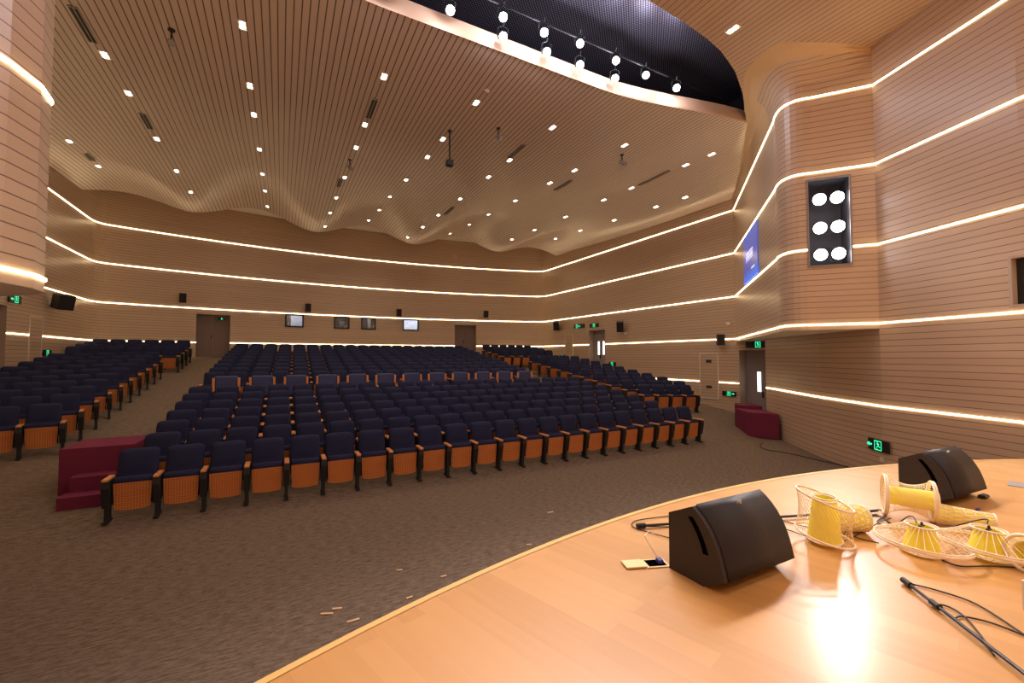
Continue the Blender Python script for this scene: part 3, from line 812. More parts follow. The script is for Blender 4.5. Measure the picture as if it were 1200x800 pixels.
# row of wider armchairs behind the first seven rows
def make_armchair():
    t = thing('wide_armchair', 'x', 'armchair', group='wide armchairs with wooden posts')
    MB().box(-.265, .265, .10, .22, .42, .985, bev=.035).ob('backrest', 'armchair_fabric', t, smooth=False)
    MB().box(-.25, .25, -.25, .12, .36, .48, bev=.03).ob('cushion', 'navy_fabric', t)
    MB().box(-.25, .25, -.26, .10, .16, .36).ob('seat_base', 'seat_wood', t)
    for x in (-.29, .29):
        MB().box(x - .03, x + .03, .06, .13, .58, .94, bev=.012).ob('wooden_post', 'arm_wood', t)
        MB().box(x - .035, x + .035, -.26, .08, .58, .62, bev=.01).ob('armrest', 'arm_wood', t)
        MB().box(x - .03, x + .03, -.22, .18, .02, .58).ob('side_panel', 'seat_black', t)
        MB().box(x - .03, x + .03, -.25, .25, 0, .025).ob('foot', 'seat_black', t)
    return t
ac = make_armchair()
for i in range(12):
    o = ac if i == 0 else dup(ac, (0, 0, 0), 0)
    o.location = (-1.29 + .85 * i, 13.95, floor_z(13.95)); o['label'] = 'wide navy armchair with orange wooden posts, %s from the left aisle' % ORD[i]

# ------------------------------------------------------------------ purple carpeted step blocks
def fz(y, d=0): return floor_z(y) + d
t = thing('step_unit', 'purple carpeted portable steps beside the front seats', 'steps', (-2.6, 9.0, 0))
def lb(x0, x1, y0, y1, z1, name, par):
    mb = MB(); O = par.location
    v = [(x0, y0, fz(y0)), (x1, y0, fz(y0)), (x1, y1, fz(y1)), (x0, y1, fz(y1)), (x0, y0, z1), (x1, y0, z1), (x1, y1, z1), (x0, y1, z1)]
    mb.add([Vector(q) - O for q in v], [(0, 3, 2, 1), (4, 5, 6, 7), (0, 1, 5, 4), (1, 2, 6, 5), (2, 3, 7, 6), (3, 0, 4, 7)])
    return mb.ob(name, 'wine_carpet', par)
lb(-2.85, -2.16, 8.75, 9.05, .32, 'lower_step', t); lb(-2.81, -2.14, 9.05, 9.35, .54, 'upper_step', t); lb(-3.03, -2.11, 9.35, 10.34, .94, 'platform_block', t)
t = thing('step_block', 'purple carpeted block standing by the door and curved wall', 'steps', (12.6, 8.1, 0))
O = t.location
mb = MB(); A_, B_, C_, D_ = (12.30, 8.05), (12.66, 7.38), (13.30, 8.2), (12.95, 8.95)
mb.add([Vector((x, y, z)) - O for z in (.02, .74) for x, y in (A_, B_, C_, D_)], [(0, 3, 2, 1), (4, 5, 6, 7), (0, 1, 5, 4), (1, 2, 6, 5), (2, 3, 7, 6), (3, 0, 4, 7)]); mb.ob('main_block', 'wine_carpet', t)
mb = MB().add([Vector((x, y, z)) - O for z in (.05, .84) for x, y in ((12.99, 8.98), (13.33, 8.28), (13.85, 8.8), (13.6, 9.4))], [(0, 3, 2, 1), (4, 5, 6, 7), (0, 1, 5, 4), (1, 2, 6, 5), (2, 3, 7, 6), (3, 0, 4, 7)]); mb.ob('rear_block', 'wine_carpet', t)

# ------------------------------------------------------------------ stage monitors
def make_monitor():
    t = thing('stage_monitor', 'x', 'loudspeaker')
    prof = [(0, 0), (0, .35), (-.18, .44)]
    cur = [(-.18 - .22 * math.sin(a) * 1.0 if False else -.18 - .21 * (k / 8) ** 1.0 - .035 * math.sin(PI * k / 8), .44 - .36 * (k / 8) ** 1.12 + .02 * math.sin(PI * k / 8)) for k in range(9) for a in (0,)]
    pr = [(0, 0), (0, .35)] + cur + [(-.25, 0)]
    n = len(pr); w = .66
    v = [(x, y, z) for x in (0, w) for y, z in pr]
    f = [tuple(range(n)), tuple(reversed(range(n, 2 * n)))] + [(i, n + i, n + (i + 1) % n, (i + 1) % n) for i in range(n)]
    bm = bmesh.new(); vs = [bm.verts.new(q) for q in v]
    for q in f: bm.faces.new([vs[i] for i in q])
    bmesh.ops.recalc_face_normals(bm, faces=bm.faces[:])
    bm.verts.index_update()
    me = bpy.data.meshes.new('cabinet'); bm.to_mesh(me); bm.free(); me.materials.append(MATS['speaker_paint'])
    o = bpy.data.objects.new('cabinet', me); C.objects.link(o); o.parent = t
    # curved grille sits proud of the baffle
    v = []; f = []
    for k_, (y, z) in enumerate(cur):
        y2, z2 = cur[min(k_ + 1, 8)]; y1, z1 = cur[max(k_ - 1, 0)]; d = Vector((0, y2 - y1, z2 - z1)).normalized(); nn = Vector((0, d.z, -d.y)); 
        if nn.y > 0: nn = -nn
        for x in (.03, w - .03 + .025):
            v += [(x, y + nn.y * .0, z + nn.z * .0), (x, y + nn.y * .014, z + nn.z * .014)]
    for k_ in range(8):
        b_ = k_ * 4
        f += [(b_ + 1, b_ + 3, b_ + 7, b_ + 5), (b_, b_ + 1, b_ + 5, b_ + 4), (b_ + 2, b_ + 6, b_ + 7, b_ + 3)]
    f += [(0, 2, 3, 1), (32, 33, 35, 34)]
    obj('grille', v, f, 'speaker_grille', t, smooth=True)
    # handle slots in both cheeks
    for x in (-.004, w + .001):
        pts = []
        for k_ in range(9):
            y, z = cur[k_]; 
            tt = k_ / 8
            pts.append((y + .075, z))
        sel = pts[2:7]; vv_ = []
        for y, z in sel: vv_ += [(x, y, z), (x, y + .032, z - .004), (x + .003, y, z), (x + .003, y + .032, z - .004)]
        ff_ = []
        for k_ in range(4):
            b_ = k_ * 4; ff_ += [(b_, b_ + 4, b_ + 5, b_ + 1), (b_ + 2, b_ + 3, b_ + 7, b_ + 6), (b_, b_ + 2, b_ + 6, b_ + 4), (b_ + 1, b_ + 5, b_ + 7, b_ + 3)]
        obj('handle_slot', vv_, ff_, 'slot_black', t)
    y, z = cur[1]
    bd = MB().tube([(.36 + .013 * math.cos(a), y - .016 - .004 * math.sin(a) , z + .012 + .013 * math.sin(a)) for a in [i * PI / 6 for i in range(12)]], .0035, 5, closed=True)
    bd.box(.376, .381, y - .02, y - .014, z - .002, z + .028).ob('badge', 'badge_silver', t)
    return t
m1 = make_monitor(); m1.location = (2.2, 1.99, 1.05); m1['label'] = 'black wedge stage monitor nearest the camera, beside the open floor box'
m2 = dup(m1, (5.33, 1.97, 1.05), math.radians(-3), 'black wedge stage monitor behind the woven yellow lampshades')
m1['group'] = m2['group'] = 'black wedge stage monitors'

# ------------------------------------------------------------------ woven lampshades
LG = 'woven bamboo pendant lampshades lying on the stage'
def ring(mb, r, z, tr, n=36, M=None, w=0): mb.tube([(r * math.cos(2 * PI * i / n), r * math.sin(2 * PI * i / n), z) for i in range(n)], tr, 6, closed=True, M=M)
def pendant(label, M, rings, spokes, inner, nsp=40, lattice=False, socket=True, twist=0.0):
    t = thing('woven_lampshade', label, 'lampshade', M.to_translation(), group=LG)
    R3 = M.to_3x3().to_4x4()
    t.rotation_euler = R3.to_euler()
    for r, z, tr in rings:
        if callable(z):
            mb = MB(); n = 40; mb.tube([(r * math.cos(2 * PI * i / n), r * math.sin(2 * PI * i / n), z(2 * PI * i / n)) for i in range(n)], tr, 6, closed=True)
        else: mb = MB(); ring(mb, r, z, tr)
        mb.ob('hoop', 'rattan', t, smooth=True)
    mb = MB()
    for (r0, z0, r1, z1) in spokes:
        for i in range(nsp):
            a = 2 * PI * i / nsp; b_ = a + twist
            zz0 = z0(a) if callable(z0) else z0; zz1 = z1(b_) if callable(z1) else z1
            mb.tube([(r0 * math.cos(a), r0 * math.sin(a), zz0), (r1 * math.cos(b_), r1 * math.sin(b_), zz1)], .0019, 4)
    if spokes: mb.ob('woven_ribs', 'rattan', t)
    if inner:
        r0, z0, r1, z1 = inner; n = 32; v = []; f = []
        for i in range(n):
            a = 2 * PI * i / n
            v += [(r0 * math.cos(a), r0 * math.sin(a), z0), (r1 * math.cos(a), r1 * math.sin(a), z1), ((r0 - .004) * math.cos(a), (r0 - .004) * math.sin(a), z0), ((r1 - .004) * math.cos(a), (r1 - .004) * math.sin(a), z1)]
        for i in range(n):
            j = (i + 1) % n; f += [(4 * i, 4 * j, 4 * j + 1, 4 * i + 1), (4 * i + 2, 4 * i + 3, 4 * j + 3, 4 * j + 2), (4 * i, 4 * i + 2, 4 * j + 2, 4 * j), (4 * i + 1, 4 * j + 1, 4 * j + 3, 4 * i + 3)]
        obj('inner_shade', v, f, 'yellow_shade', t, smooth=False)
        for r, z in ((r0, z0), (r1, z1)):
            mb = MB(); ring(mb, r + .003, z, .006); mb.ob('inner_rim', 'rattan', t, smooth=True)
    if lattice:
        r0, z0, r1, z1 = lattice; mb = MB(); nn = 14
        for sgn in (1, -1):
            for i in range(nn):
                a = 2 * PI * i / nn
                mb.tube([((r0 + (r1 - r0) * q) * math.cos(a + sgn * q * 1.3), (r0 + (r1 - r0) * q) * math.sin(a + sgn * q * 1.3), z0 + (z1 - z0) * q) for q in (0, .2, .4, .6, .8, 1)], .003, 4)
        for i in range(7): ring(mb, r0 + (r1 - r0) * i / 6, z0 + (z1 - z0) * i / 6, .0035, n=24)
        mb.ob('woven_lattice', 'rattan', t)
    if socket:
        r, z = socket
        MB().box(-r, r, -.008, .008, z - .004, z + .004).cyl((0, 0, z), (0, 0, z + .025), .009, .006, 10).ob('lamp_socket', 'black_metal', t)
    return t
SZ = 1.053
def T(p, rx=0, ry=0, rz=0): return Matrix.Translation(p) @ Matrix.Rotation(rz, 4, 'Z') @ Matrix.Rotation(ry, 4, 'Y') @ Matrix.Rotation(rx, 4, 'X')
pD = at(1080, 648, Z=SZ)
pendant('wide flat woven lampshade nearest the camera, black cord on top', T((pD.x, pD.y, SZ + .008), rx=.02, ry=.03), [(.25, .07, .008), (.25, .085, .005), (.085, .18, .006), (.11, .004, .005)],
        [(.085, .18, .25, .08), (.11, .004, .25, .07)], (.068, .172, .098, .012), nsp=32, socket=(.03, .178))
pE = at(1158, 654, Z=SZ)
pendant('wide flat woven lampshade next to the right picture edge', T((pE.x, pE.y, SZ + .012), rx=.03, ry=.06), [(.25, .07, .008), (.25, .085, .005), (.088, .18, .006), (.11, .004, .005)],
        [(.088, .18, .25, .08), (.11, .004, .25, .07)], (.07, .172, .1, .012), nsp=32, socket=(.03, .178))
pA = at(966, 636, Z=SZ)
wav = lambda ph, z, am: (lambda a: z + am * math.cos(a - ph))
pendant('upright woven lampshade with tilted wavy hoop and tall yellow core', T((pA.x, pA.y, SZ + .012), rx=.05, ry=-.05), [(.17, wav(2.4, .31, .06), .008), (.175, wav(2.4, .045, .035), .008), (.07, .325, .005)],
        [(.17, wav(2.4, .31, .06), .175, wav(2.4, .045, .035))], (.07, .31, .105, .02), nsp=46, twist=.9, socket=None)
pA2 = at(998, 622, Z=SZ)
pendant('small woven lattice shade lying behind the upright lampshade', T((pA2.x - .04, pA2.y + .02, SZ + .10), ry=PI / 2, rz=-.5), [(.095, -.13, .006), (.095, .13, .006)], [], (.088, -.125, .088, .125), lattice=(.093, -.13, .093, .13), socket=None)
pB = at(1065, 607, Z=SZ)
pendant('woven lampshade lying on its side between two upright hoops', T((pB.x, pB.y, SZ + .17), ry=PI / 2 + .03, rz=-1.08), [(.16, -.155, .009), (.16, -.14, .006), (.155, .14, .009), (.155, .155, .006)],
        [(.16, -.145, .155, .145)], (.072, -.13, .08, .175), nsp=34, twist=1.7, socket=None)
pC = at(1128, 618, Z=SZ)
pendant('long woven lattice shade lying behind the flat lampshades', T((pC.x + .02, pC.y, SZ + .078), ry=PI / 2 + .04, rz=-1.05), [(.075, -.17, .005), (.062, .17, .005)], [], (.068, -.168, .056, .168), lattice=(.073, -.17, .06, .17), socket=None)
pF = at(1212, 672, Z=SZ)
pendant('woven lampshade on its side, cut off by the picture edge', T((pF.x + .10, pF.y - .02, SZ + .115), ry=PI / 2, rz=-.3), [(.11, -.13, .012), (.105, .13, .01)], [(.11, -.13, .105, .13)], (.07, -.12, .08, .12), nsp=30, twist=.6, socket=None)

# cables, rods and small things on the stage
def cable(label, pts, r=.006, name='cable', m='cable_black', cat='cable', z=SZ + .006, group=None):
    P = [at(x, y, Z=z + (h[0] if h else 0)) for x, y, *h in pts]
    # Catmull-Rom
    Q = []
    for i in range(len(P) - 1):
        p0, p1, p2, p3 = P[max(i - 1, 0)], P[i], P[i + 1], P[min(i + 2, len(P) - 1)]
        for k_ in range(6):
            u_ = k_ / 6; Q.append(.5 * ((2 * p1) + (p2 - p0) * u_ + (2 * p0 - 5 * p1 + 4 * p2 - p3) * u_ ** 2 + (3 * p1 - 3 * p2 + p3 - p0) * u_ ** 3))
    Q.append(P[-1])
    o = MB().tube(Q, r, 6).ob(name, m, smooth=True); tag(o, label, cat, group); return o
cable('thin black cable looping out from under the nearest stage monitor', [(800, 603), (770, 606), (745, 610), (741, 616), (752, 621), (785, 630), (800, 632)], .004)
cable('thin black cable running straight beside the lying stand rod', [(748, 616), (770, 617), (800, 617)], .004)
cable('black cable drooping behind the nearest stage monitor to the lampshades', [(905, 606), (925, 612), (945, 617), (985, 624), (1012, 632), (1030, 636)], .004)
cable('thin black cable wandering under the hooped lampshades', [(912, 617), (928, 622), (944, 628), (960, 634), (990, 633), (1012, 622), (1030, 612), (1044, 607)], .0035)
cable('small loop of black cable at the monitor foot', [(905, 622), (918, 622), (923, 628), (917, 632), (908, 630)], .0035)
cable('tangled black cables between upright and hooped lampshades', [(1000, 603), (1012, 600), (1030, 597), (1038, 603), (1028, 611), (1042, 617), (1036, 606), (1020, 604), (1008, 608), (1026, 603), (1044, 613)], .005)
cable('black cord curving away from the nearest flat lampshade', [(1104, 656), (1125, 663), (1160, 663), (1200, 665)], .005)
cable('black cord dropping onto the flat lampshade nearest the camera', [(1052, 614), (1062, 606, .16), (1070, 605, .27), (1074, 612, .28)], .004)
cable('black cord bent over to the lampshade by the picture edge', [(1105, 621, .02), (1130, 613, .12), (1155, 608, .27), (1157, 613, .28)], .004)
def stand_rod(label, a, b, r=.011, group=None):
    t = thing('microphone_stand', label, 'microphone stand', (0, 0, 0), group=group)
    A_, B_ = at(*a, Z=SZ + .02), at(*b, Z=SZ + .02); d = (B_ - A_).normalized()
    MB().tube([A_, B_], r, 10).ob('pole', 'rod_grey', t)
    MB().tube([A_ - d * .02, A_ + d * .05], r * 2, 10).ob('end_clamp', 'black_metal', t)
    M_ = A_ + (B_ - A_) * .3; MB().tube([M_ - d * .03, M_ + d * .03], r * 1.8, 10).ob('joint_collar', 'black_metal', t)
    return t, A_, B_
stand_rod('black stand pole lying on the stage nearest the camera', (1061, 681), (1215, 800), .009)
stand_rod('black stand pole lying behind the nearest stage monitor', (749, 616), (1028, 598), .010)
cable('upper black cable trailing beside the nearest stand pole', [(1064, 683), (1100, 692), (1145, 708), (1200, 743), (1225, 757)], .0045)
cable('lower black cable looped beside the nearest stand pole', [(1090, 707), (1110, 710), (1130, 722), (1150, 745), (1165, 768)], .0045)
cable('short black cable crossing the others by the stand pole', [(1120, 724), (1128, 722), (1160, 729), (1200, 744)], .0045)
# floor socket box
t = thing('floor_socket_box', 'open brass floor socket box beside the nearest stage monitor', 'socket box', at(768, 660, Z=SZ), math.radians(-20))
MB().box(-.075, .075, -.055, .055, -.002, .004).ob('brass_frame', 'brass', t); MB().box(-.06, .06, -.04, .04, .004, .006).ob('socket_well', 'slot_black', t)
MB().box(-.215, -.08, -.05, .05, 0, .012, bev=.003).ob('lid', 'brass', t); MB().box(.01, .045, -.025, .02, .006, .03, bev=.004).ob('plug', 'blue_plastic', t)
MB().tube([(.02, 0, .03), (-.02, .03, .10), (-.05, .05, .16), (.0, .09, .17), (.06, .13, .13)], .003, 6).ob('plug_cable', 'white_plastic', t)
t = thing('gaffer_knob', 'small black plastic clamp lying beyond the rear stage monitor', 'clamp', at(1153, 583, Z=SZ))
MB().box(-.06, .05, -.03, .03, 0, .03, bev=.012).ob('body', 'black_metal', t); MB().tube([(.04, 0, .015), (.09, .01, .015), (.1, .03, .015)], .006, 6).ob('wing', 'black_metal', t)
o = MB().box(-.12, .12, -.08, .08, 0, .003).ob('floor_plate', 'paper_grey'); o.location = at(1195, 568, Z=SZ); o.rotation_euler = (0, 0, .2); tag(o, 'flat grey plate on the stage near the right picture edge', 'plate')
o = MB().box(-.02, .02, -.012, .012, 0, .02, bev=.004).ob('blue_connector', 'blue_plastic'); o.location = at(1146, 598, Z=SZ); tag(o, 'tiny blue connector lying behind the long lattice shade', 'connector')
o = MB().box(-.012, .012, -.03, .03, .0, .15, bev=.002).ob('white_box', 'white_plastic'); o.location = at(1209, 716, Z=SZ); tag(o, 'white card box corner standing at the right picture edge', 'box')
# wood chips on the carpet
CH = [(395, 713), (383, 719), (645, 600), (480, 700), (520, 675), (468, 668), (595, 657), (620, 638), (642, 642), (414, 727)]
for i, (x, y) in enumerate(CH):
    l_ = random.uniform(.03, .07); o = MB().box(-l_, l_, -.012, .012, 0, .006).ob('wood_scrap', 'wood_scrap'); o.location = at(x, y, Z=.004); o.rotation_euler = (0, 0, random.uniform(-.5, .8))
    tag(o, 'small pale wood scrap on the dark carpet before the stage edge', 'scrap', 'wood scraps on the carpet')
cable('black cable lying across the carpet from the purple block', [(893, 519), (891, 523), (900, 527), (925, 531), (955, 538), (1000, 548)], .012, z=.01)

# ------------------------------------------------------------------ small wall fixtures
def wall_speaker(label, p, face, tilt=.25, size=(.26, .24, .42)):
    t = thing('wall_speaker', label, 'loudspeaker', p, math.atan2(face[0], -face[1]), group='black loudspeakers mounted on the hall walls')
    w, d, h = size; M = Matrix.Rotation(tilt, 4, 'X')
    MB().box(-w / 2, w / 2, -d, 0, -h / 2, h / 2, M=M, bev=.015).ob('cabinet', 'speaker_paint', t)
    MB().box(-w / 2 + .02, w / 2 - .02, -d - .008, -d, -h / 2 + .02, h / 2 - .02, M=M).ob('grille', 'speaker_grille', t)
    MB().tube([(0, -.05, 0), (0, .14, .02)], .02, 8).ob('bracket', 'black_metal', t)
    return t
for i, (x, z) in enumerate(((-3.9, 5.03), (1.2, 4.95), (5.9, 4.92), (11.04, 5.02))):
    wall_speaker('small black loudspeaker on back wall, %s from the left' % ORD[i], (x, back_y(x) - .16, z), (-(x - 4) / BR * .8, -1), tilt=.18)
wall_speaker('black loudspeaker on the right-hand wall beyond the far grey door', (XR - .16, 21.5, 4.28), (-.8, -.9), tilt=.3, size=(.32, .3, .5))
wall_speaker('black loudspeaker on the right-hand wall before the far grey door', (XR - .16, 16.0, 3.9), (-.8, -.8), tilt=.3, size=(.32, .3, .5))
wall_speaker('black loudspeaker on the right-hand wall above the outlined panel', (XR - .16, 10.6, 3.04), (-.8, -.8), tilt=.1, size=(.26, .26, .4))
wall_speaker('black loudspeaker on a bracket on the left-hand wall', (XL + .18, 19.75, 4.26), (.9, -.8), tilt=.25, size=(.45, .35, .5))
def camera_dome(label, p):
    t = thing('dome_camera', label, 'camera', p); mb = MB()
    mb.tube([(0, 0, .05), (0, 0, 0), (0, 0, -.03), (0, 0, -.05)], [.06, .06, .045, .01], 12).ob('dome', 'white_plastic', t, smooth=True); MB().box(-.02, .12, -.02, .02, .04, .06).ob('bracket', 'white_plastic', t)
camera_dome('small white dome camera on the wall beside the slanted screen', (XR - .12, 10.3, 3.6))
camera_dome('small white camera under the loudspeaker before the far door', (XR - .12, 15.7, 3.5))

# running-man exit signs
def man(mb, cx, cz, s, y, M):
    def bar(x0, z0, x1, z1, w):
        dx, dz = x1 - x0, z1 - z0; L_ = math.hypot(dx, dz); nx, nz = -dz / L_ * w / 2, dx / L_ * w / 2
        mb.add([M @ Vector((cx + s * a, y, cz + s * b)) for a, b in ((x0 + nx, z0 + nz), (x1 + nx, z1 + nz), (x1 - nx, z1 - nz), (x0 - nx, z0 - nz))], [(0, 1, 2, 3)])
    n = 8; mb.add([M @ Vector((cx + s * (-.08 + .09 * math.cos(2 * PI * i / n)), y, cz + s * (.36 + .09 * math.sin(2 * PI * i / n)))) for i in range(n)], [tuple(range(n))])
    bar(-.03, .26, .06, -.02, .13); bar(.05, 0, -.14, -.18, .08); bar(-.14, -.18, -.12, -.38, .07); bar(.06, 0, .2, -.16, .08); bar(.2, -.16, .34, -.14, .07)
    bar(-.02, .2, -.22, .1, .06); bar(0, .22, .2, .14, .06)
def exit_sign(label, p, face, w=.36, h=.15, arrow=0, manx=0, group='green running-man exit signs', out=True):
    t = thing('exit_sign', label, 'exit sign', p, math.atan2(face[0], -face[1]), group=group); I = Matrix.Identity(4)
    MB().box(-w / 2, w / 2, -.03, 0, -h / 2, h / 2).ob('housing', 'sign_black', t)
    mb = MB()
    if out:      # framed doorway with the figure inside
        q = h * .42
        for a in ((-q, -q * .84, -q, q), (q * .84, q, -q, q), (-q, q, q * .84, q), (-q, q, -q, -q * .84)):
            mb.add([(manx + a[0], -.032, a[2]), (manx + a[1], -.032, a[2]), (manx + a[1], -.032, a[3]), (manx + a[0], -.032, a[3])], [(0, 1, 2, 3)])
    man(mb, manx, 0, h * (.85 if out else 1.05), -.032, I)
    mb.ob('running_figure', 'sign_green', t)
    if arrow:
        c = manx + (arrow * h * .95); a = h * .22 * arrow; mb = MB()
        mb.add([(c + 2 * a * .9, -.032, 0), (c + a * .2, -.032, h * .2), (c + a * .2, -.032, h * .07), (c - 1.2 * a, -.032, h * .07), (c - 1.2 * a, -.032, -h * .07), (c + a * .2, -.032, -h * .07), (c + a * .2, -.032, -h * .2)], [tuple(range(7)) if arrow < 0 else tuple(reversed(range(7)))])
        mb.ob('arrow', 'sign_green', t)
    return t
# on the curved lower wall by the stage
sS = s_of(lowall, 10.55, 4.35)
def low_at(px, py):
    best = None
    for i in range(400):
        s = i * path_len(lowall)[-1] / 400; x, y, dx, dy = pt_at(lowall, s)
        if y < 1: continue
        q = px_of(x, y, 1)
        if best is None or abs(q - px) < best[0]: best = (abs(q - px), x, y, dx, dy)
    _, x, y, dx, dy = best
    return x, y, (dy, -dx)
x, y, nn_ = low_at(1027.5, 521)
d_ = math.hypot(x, y); zz = EYE.z - (521 - 418) / F * (x * math.sin(YAW) + y * math.cos(YAW))
exit_sign('green exit sign with left arrow on wall behind the stage edge', (x + nn_[0] * .005, y + nn_[1] * .005, zz), nn_, w=.52, h=.22, arrow=-1, manx=.0)
pl = MB().box(-.04, .04, -.01, 0, -.04, .04).ob('wall_socket', 'trim_white'); x, y, nn_ = low_at(1029, 537); pl.location = (x, y, EYE.z - (537 - 418) / F * (x * math.sin(YAW) + y * math.cos(YAW))); pl.rotation_euler = (0, 0, math.atan2(nn_[0], -nn_[1])); tag(pl, 'white wall socket just below the large exit sign', 'socket')
rf = (-1, 0); lf = (1, 0)
exit_sign('green exit sign directly above the near grey door', (XR - .01, 9.22, 2.82), rf, w=.9, h=.22)
exit_sign('green exit sign with right arrow low beside the near door', (XR - .01, 10.36, 1.03), rf, w=.55, h=.17, arrow=1)
exit_sign('green exit sign next to the far grey door, farther one', (XR - .01, 19.45, 4.1), rf, w=.95, h=.22, arrow=1, manx=-.2)
exit_sign('green exit sign straight above the far grey door', (XR - .01, 18.15, 4.06), rf, w=.75, h=.2)
exit_sign('small green exit sign behind the far right-hand seats', (XR - .01, 21.1, 2.42), rf, w=.6, h=.16)
exit_sign('small green exit sign on side wall just below far grey door', (XR - .01, 16.75, 2.03), rf, w=.5, h=.2)
exit_sign('green exit sign high on left-hand wall beside the pillar', (XL + .01, 17.42, 4.02), lf, w=.65, h=.22, arrow=-1, manx=.05)
exit_sign('small green exit sign low on left-hand wall above seats', (XL + .01, 19.46, 2.52), lf, w=.55, h=.19)
exit_sign('dim green exit sign above the left door in back wall', (-2.47, 24.32, 4.17), (0, -1), w=.3, h=.13, out=False)
for i, (x, z) in enumerate(((-1.61, 8.44), (4.19, 8.36), (9.23, 8.42))):
    o = MB().box(-.16, .16, -.03, 0, -.14, .14, bev=.01).ob('wall_plate', 'pink_plate'); o.location = (x, back_y(x) - .005, z)
    tag(o, 'small square pale plate high on back wall, %s from the left' % ORD[i], 'wall plate', 'pale plates above the top light strip')
o = MB().box(-.1, .1, -.03, 0, -.16, .16, bev=.01).ob('wall_plate', 'pink_plate'); p = at(696, 373, X=XR); o.location = (XR - .005, p.y, p.z); o.rotation_euler = (0, 0, -PI / 2); tag(o, 'small pale plate on side wall above the far grey door', 'wall plate')

# slot vents and hanging devices in the ceiling
VG = 'black slot vents in the slatted ceiling'
for i, (x, ya, yb, lab) in enumerate(((-3.35, 10.2, 11.2, 'black slot vent in the ceiling nearest the left wall nose'), (-3.22, 13.95, 14.8, 'black slot vent between second-row downlights, farther back'),
        (1.9, 10.5, 11.45, 'black slot vent in front of the fourth-row downlights'), (6.15, 10.75, 11.7, 'black slot vent in front of a sixth-row downlight'), (-5.4, 17.6, 18.3, 'black slot vent near the left-hand wall'), (8.9, 12.2, 13.2, 'black slot vent beside the seventh downlight row'), (11.3, 10.0, 11.4, 'black slot vent along the eighth downlight row'), (1.75, 15.9, 16.7, 'black slot vent farther along the fourth downlight row'), (6.2, 16.7, 17.7, 'black slot vent farther along the sixth downlight row'))):
    t = thing('slot_vent', lab, 'air vent', (x, (ya + yb) / 2, ceil_z(x, (ya + yb) / 2) - .012), group=VG); hl = (yb - ya) / 2
    MB().box(-.07, .07, -hl, hl, -.004, .03).ob('backing', 'vent_dark', t)
    mb = MB()
    for a in (-.07, -.003, .064): mb.box(a, a + .008, -hl, hl, -.012, 0)
    mb.box(-.07, .07, -hl, -hl + .01, -.012, 0); mb.box(-.07, .07, hl - .01, hl, -.012, 0); mb.ob('slot_frame', 'trim_white', t)
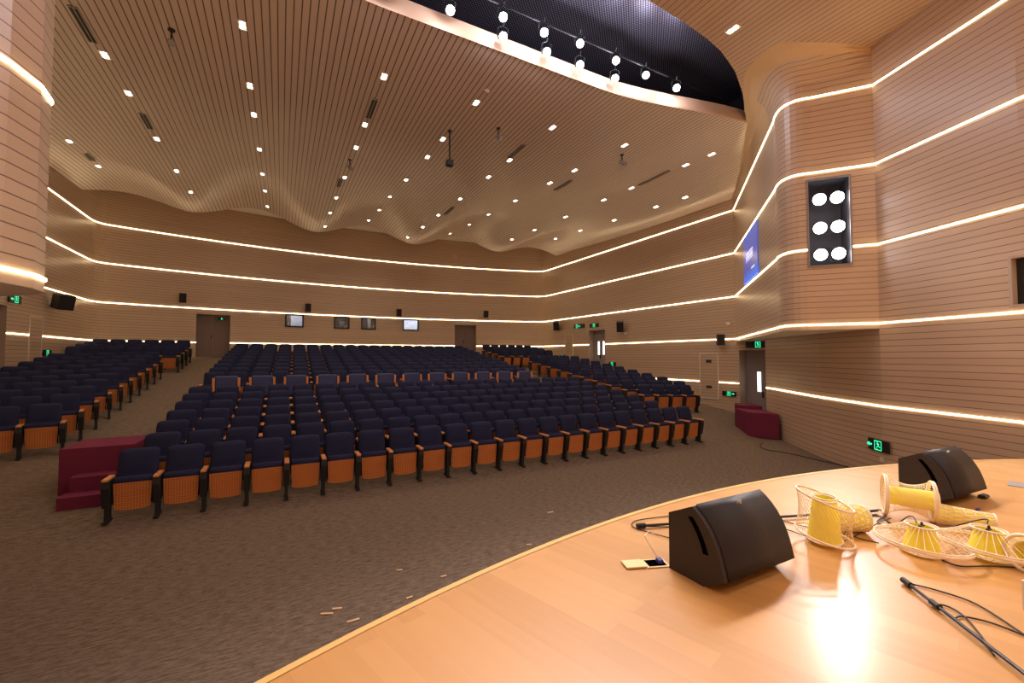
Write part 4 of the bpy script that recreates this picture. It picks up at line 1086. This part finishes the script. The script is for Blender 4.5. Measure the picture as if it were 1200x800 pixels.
# projector pole
pz = ceil_z(3.9, 10.8)
t = thing('ceiling_projector', 'dark device on a long thin pole hanging from the ceiling', 'ceiling device', (3.96, 10.99, 0))
pole_top = at(527, 153, Z=8.58); t.location = (pole_top.x, pole_top.y, 8.58)
q = pole_top.y; pb = at(527, 188, Y=pole_top.y).z - 8.58
MB().tube([(0, 0, 0), (0, 0, pb)], .022, 8).ob('pole', 'black_metal', t); MB().box(-.09, .09, -.09, .09, pb - .16, pb, bev=.02).ob('device_body', 'black_metal', t); MB().cyl((0, 0, 0), (0, 0, -.03), .06, n=12).ob('ceiling_plate', 'black_metal', t)
for (x, y, lab) in ((201, 34, 'small hanging spotlight in the ceiling left of the others'), (584, 150, 'small hanging spotlight to the right of the long pole'), (729, 181, 'small hanging spotlight below a seventh-row downlight'), (410, 187, 'small hanging spotlight between fourth-row downlights')):
    p = on_ceiling(x, y); t = thing('ceiling_spotlight', lab, 'ceiling spotlight', (p.x, p.y, ceil_z(p.x, p.y)), group='small adjustable spotlights under the ceiling')
    MB().tube([(0, 0, 0), (0, 0, -.28)], .016, 8).ob('stem', 'black_metal', t); MB().cyl((-.02, .06, -.2), (.03, -.12, -.33), .05, .06, 12).ob('spot_head', 'grey_box', t); MB().cyl((0, 0, 0), (0, 0, -.02), .06, n=12).ob('ceiling_plate', 'black_metal', t)
p = on_ceiling(570, 106); t = thing('smoke_detector', 'round white smoke detector near a fifth-row downlight', 'smoke detector', (p.x, p.y, ceil_z(p.x, p.y)))
MB().tube([(0, 0, 0), (0, 0, -.03), (0, 0, -.05)], [.07, .065, .03], 16).ob('detector_body', 'pink_plate', t, smooth=True)

# ------------------------------------------------------------------ added fill lamps over the stage, unseen behind the camera
for i, (x, y) in enumerate(((0.5, -1.5), (3.8, -1.5), (7.2, -1.5), (0.5, -4.5), (3.8, -4.5), (7.2, -4.5))):
    t = thing('stage_fill_light', 'added fill light over the stage behind the camera, %s of six' % ORD[i], 'fill light', (x, y, 8.457), group='added fill lights over the stage')
    MB().box(-.6, .6, -.12, .12, 0, .15, bev=.02).ob('housing', 'black_metal', t)  # invented housing that dresses the added fill lamp
    ld = bpy.data.lights.get('stage_fill_lamp') or bpy.data.lights.new('stage_fill_lamp', 'AREA'); ld.shape = 'RECTANGLE'; ld.size = 1.1; ld.size_y = .2; ld.energy = 60; ld.color = (1, .88, .80)
    lo = bpy.data.objects.new('lamp', ld); C.objects.link(lo); lo.location = (0, 0, -.02); lo.parent = t

# ------------------------------------------------------------------ world and view
w = bpy.data.worlds.new('world'); bpy.context.scene.world = w; w.use_nodes = True
w.node_tree.nodes['Background'].inputs[0].default_value = (.5, .4, .33, 1); w.node_tree.nodes['Background'].inputs[1].default_value = .3
sc_ = bpy.context.scene
sc_.view_settings.view_transform = 'Standard'; sc_.view_settings.look = 'None'; sc_.view_settings.gamma = 1; sc_.view_settings.use_curve_mapping = False
sc_.view_settings.exposure = 0.1
sc_.cycles.use_denoising = True; sc_.cycles.denoiser = 'OPENIMAGEDENOISE'
sc_.cycles.max_bounces = 7; sc_.cycles.diffuse_bounces = 5; sc_.cycles.glossy_bounces = 3; sc_.cycles.transmission_bounces = 3
sc_.cycles.sample_clamp_indirect = 6; sc_.cycles.caustics_reflective = False; sc_.cycles.caustics_refractive = False
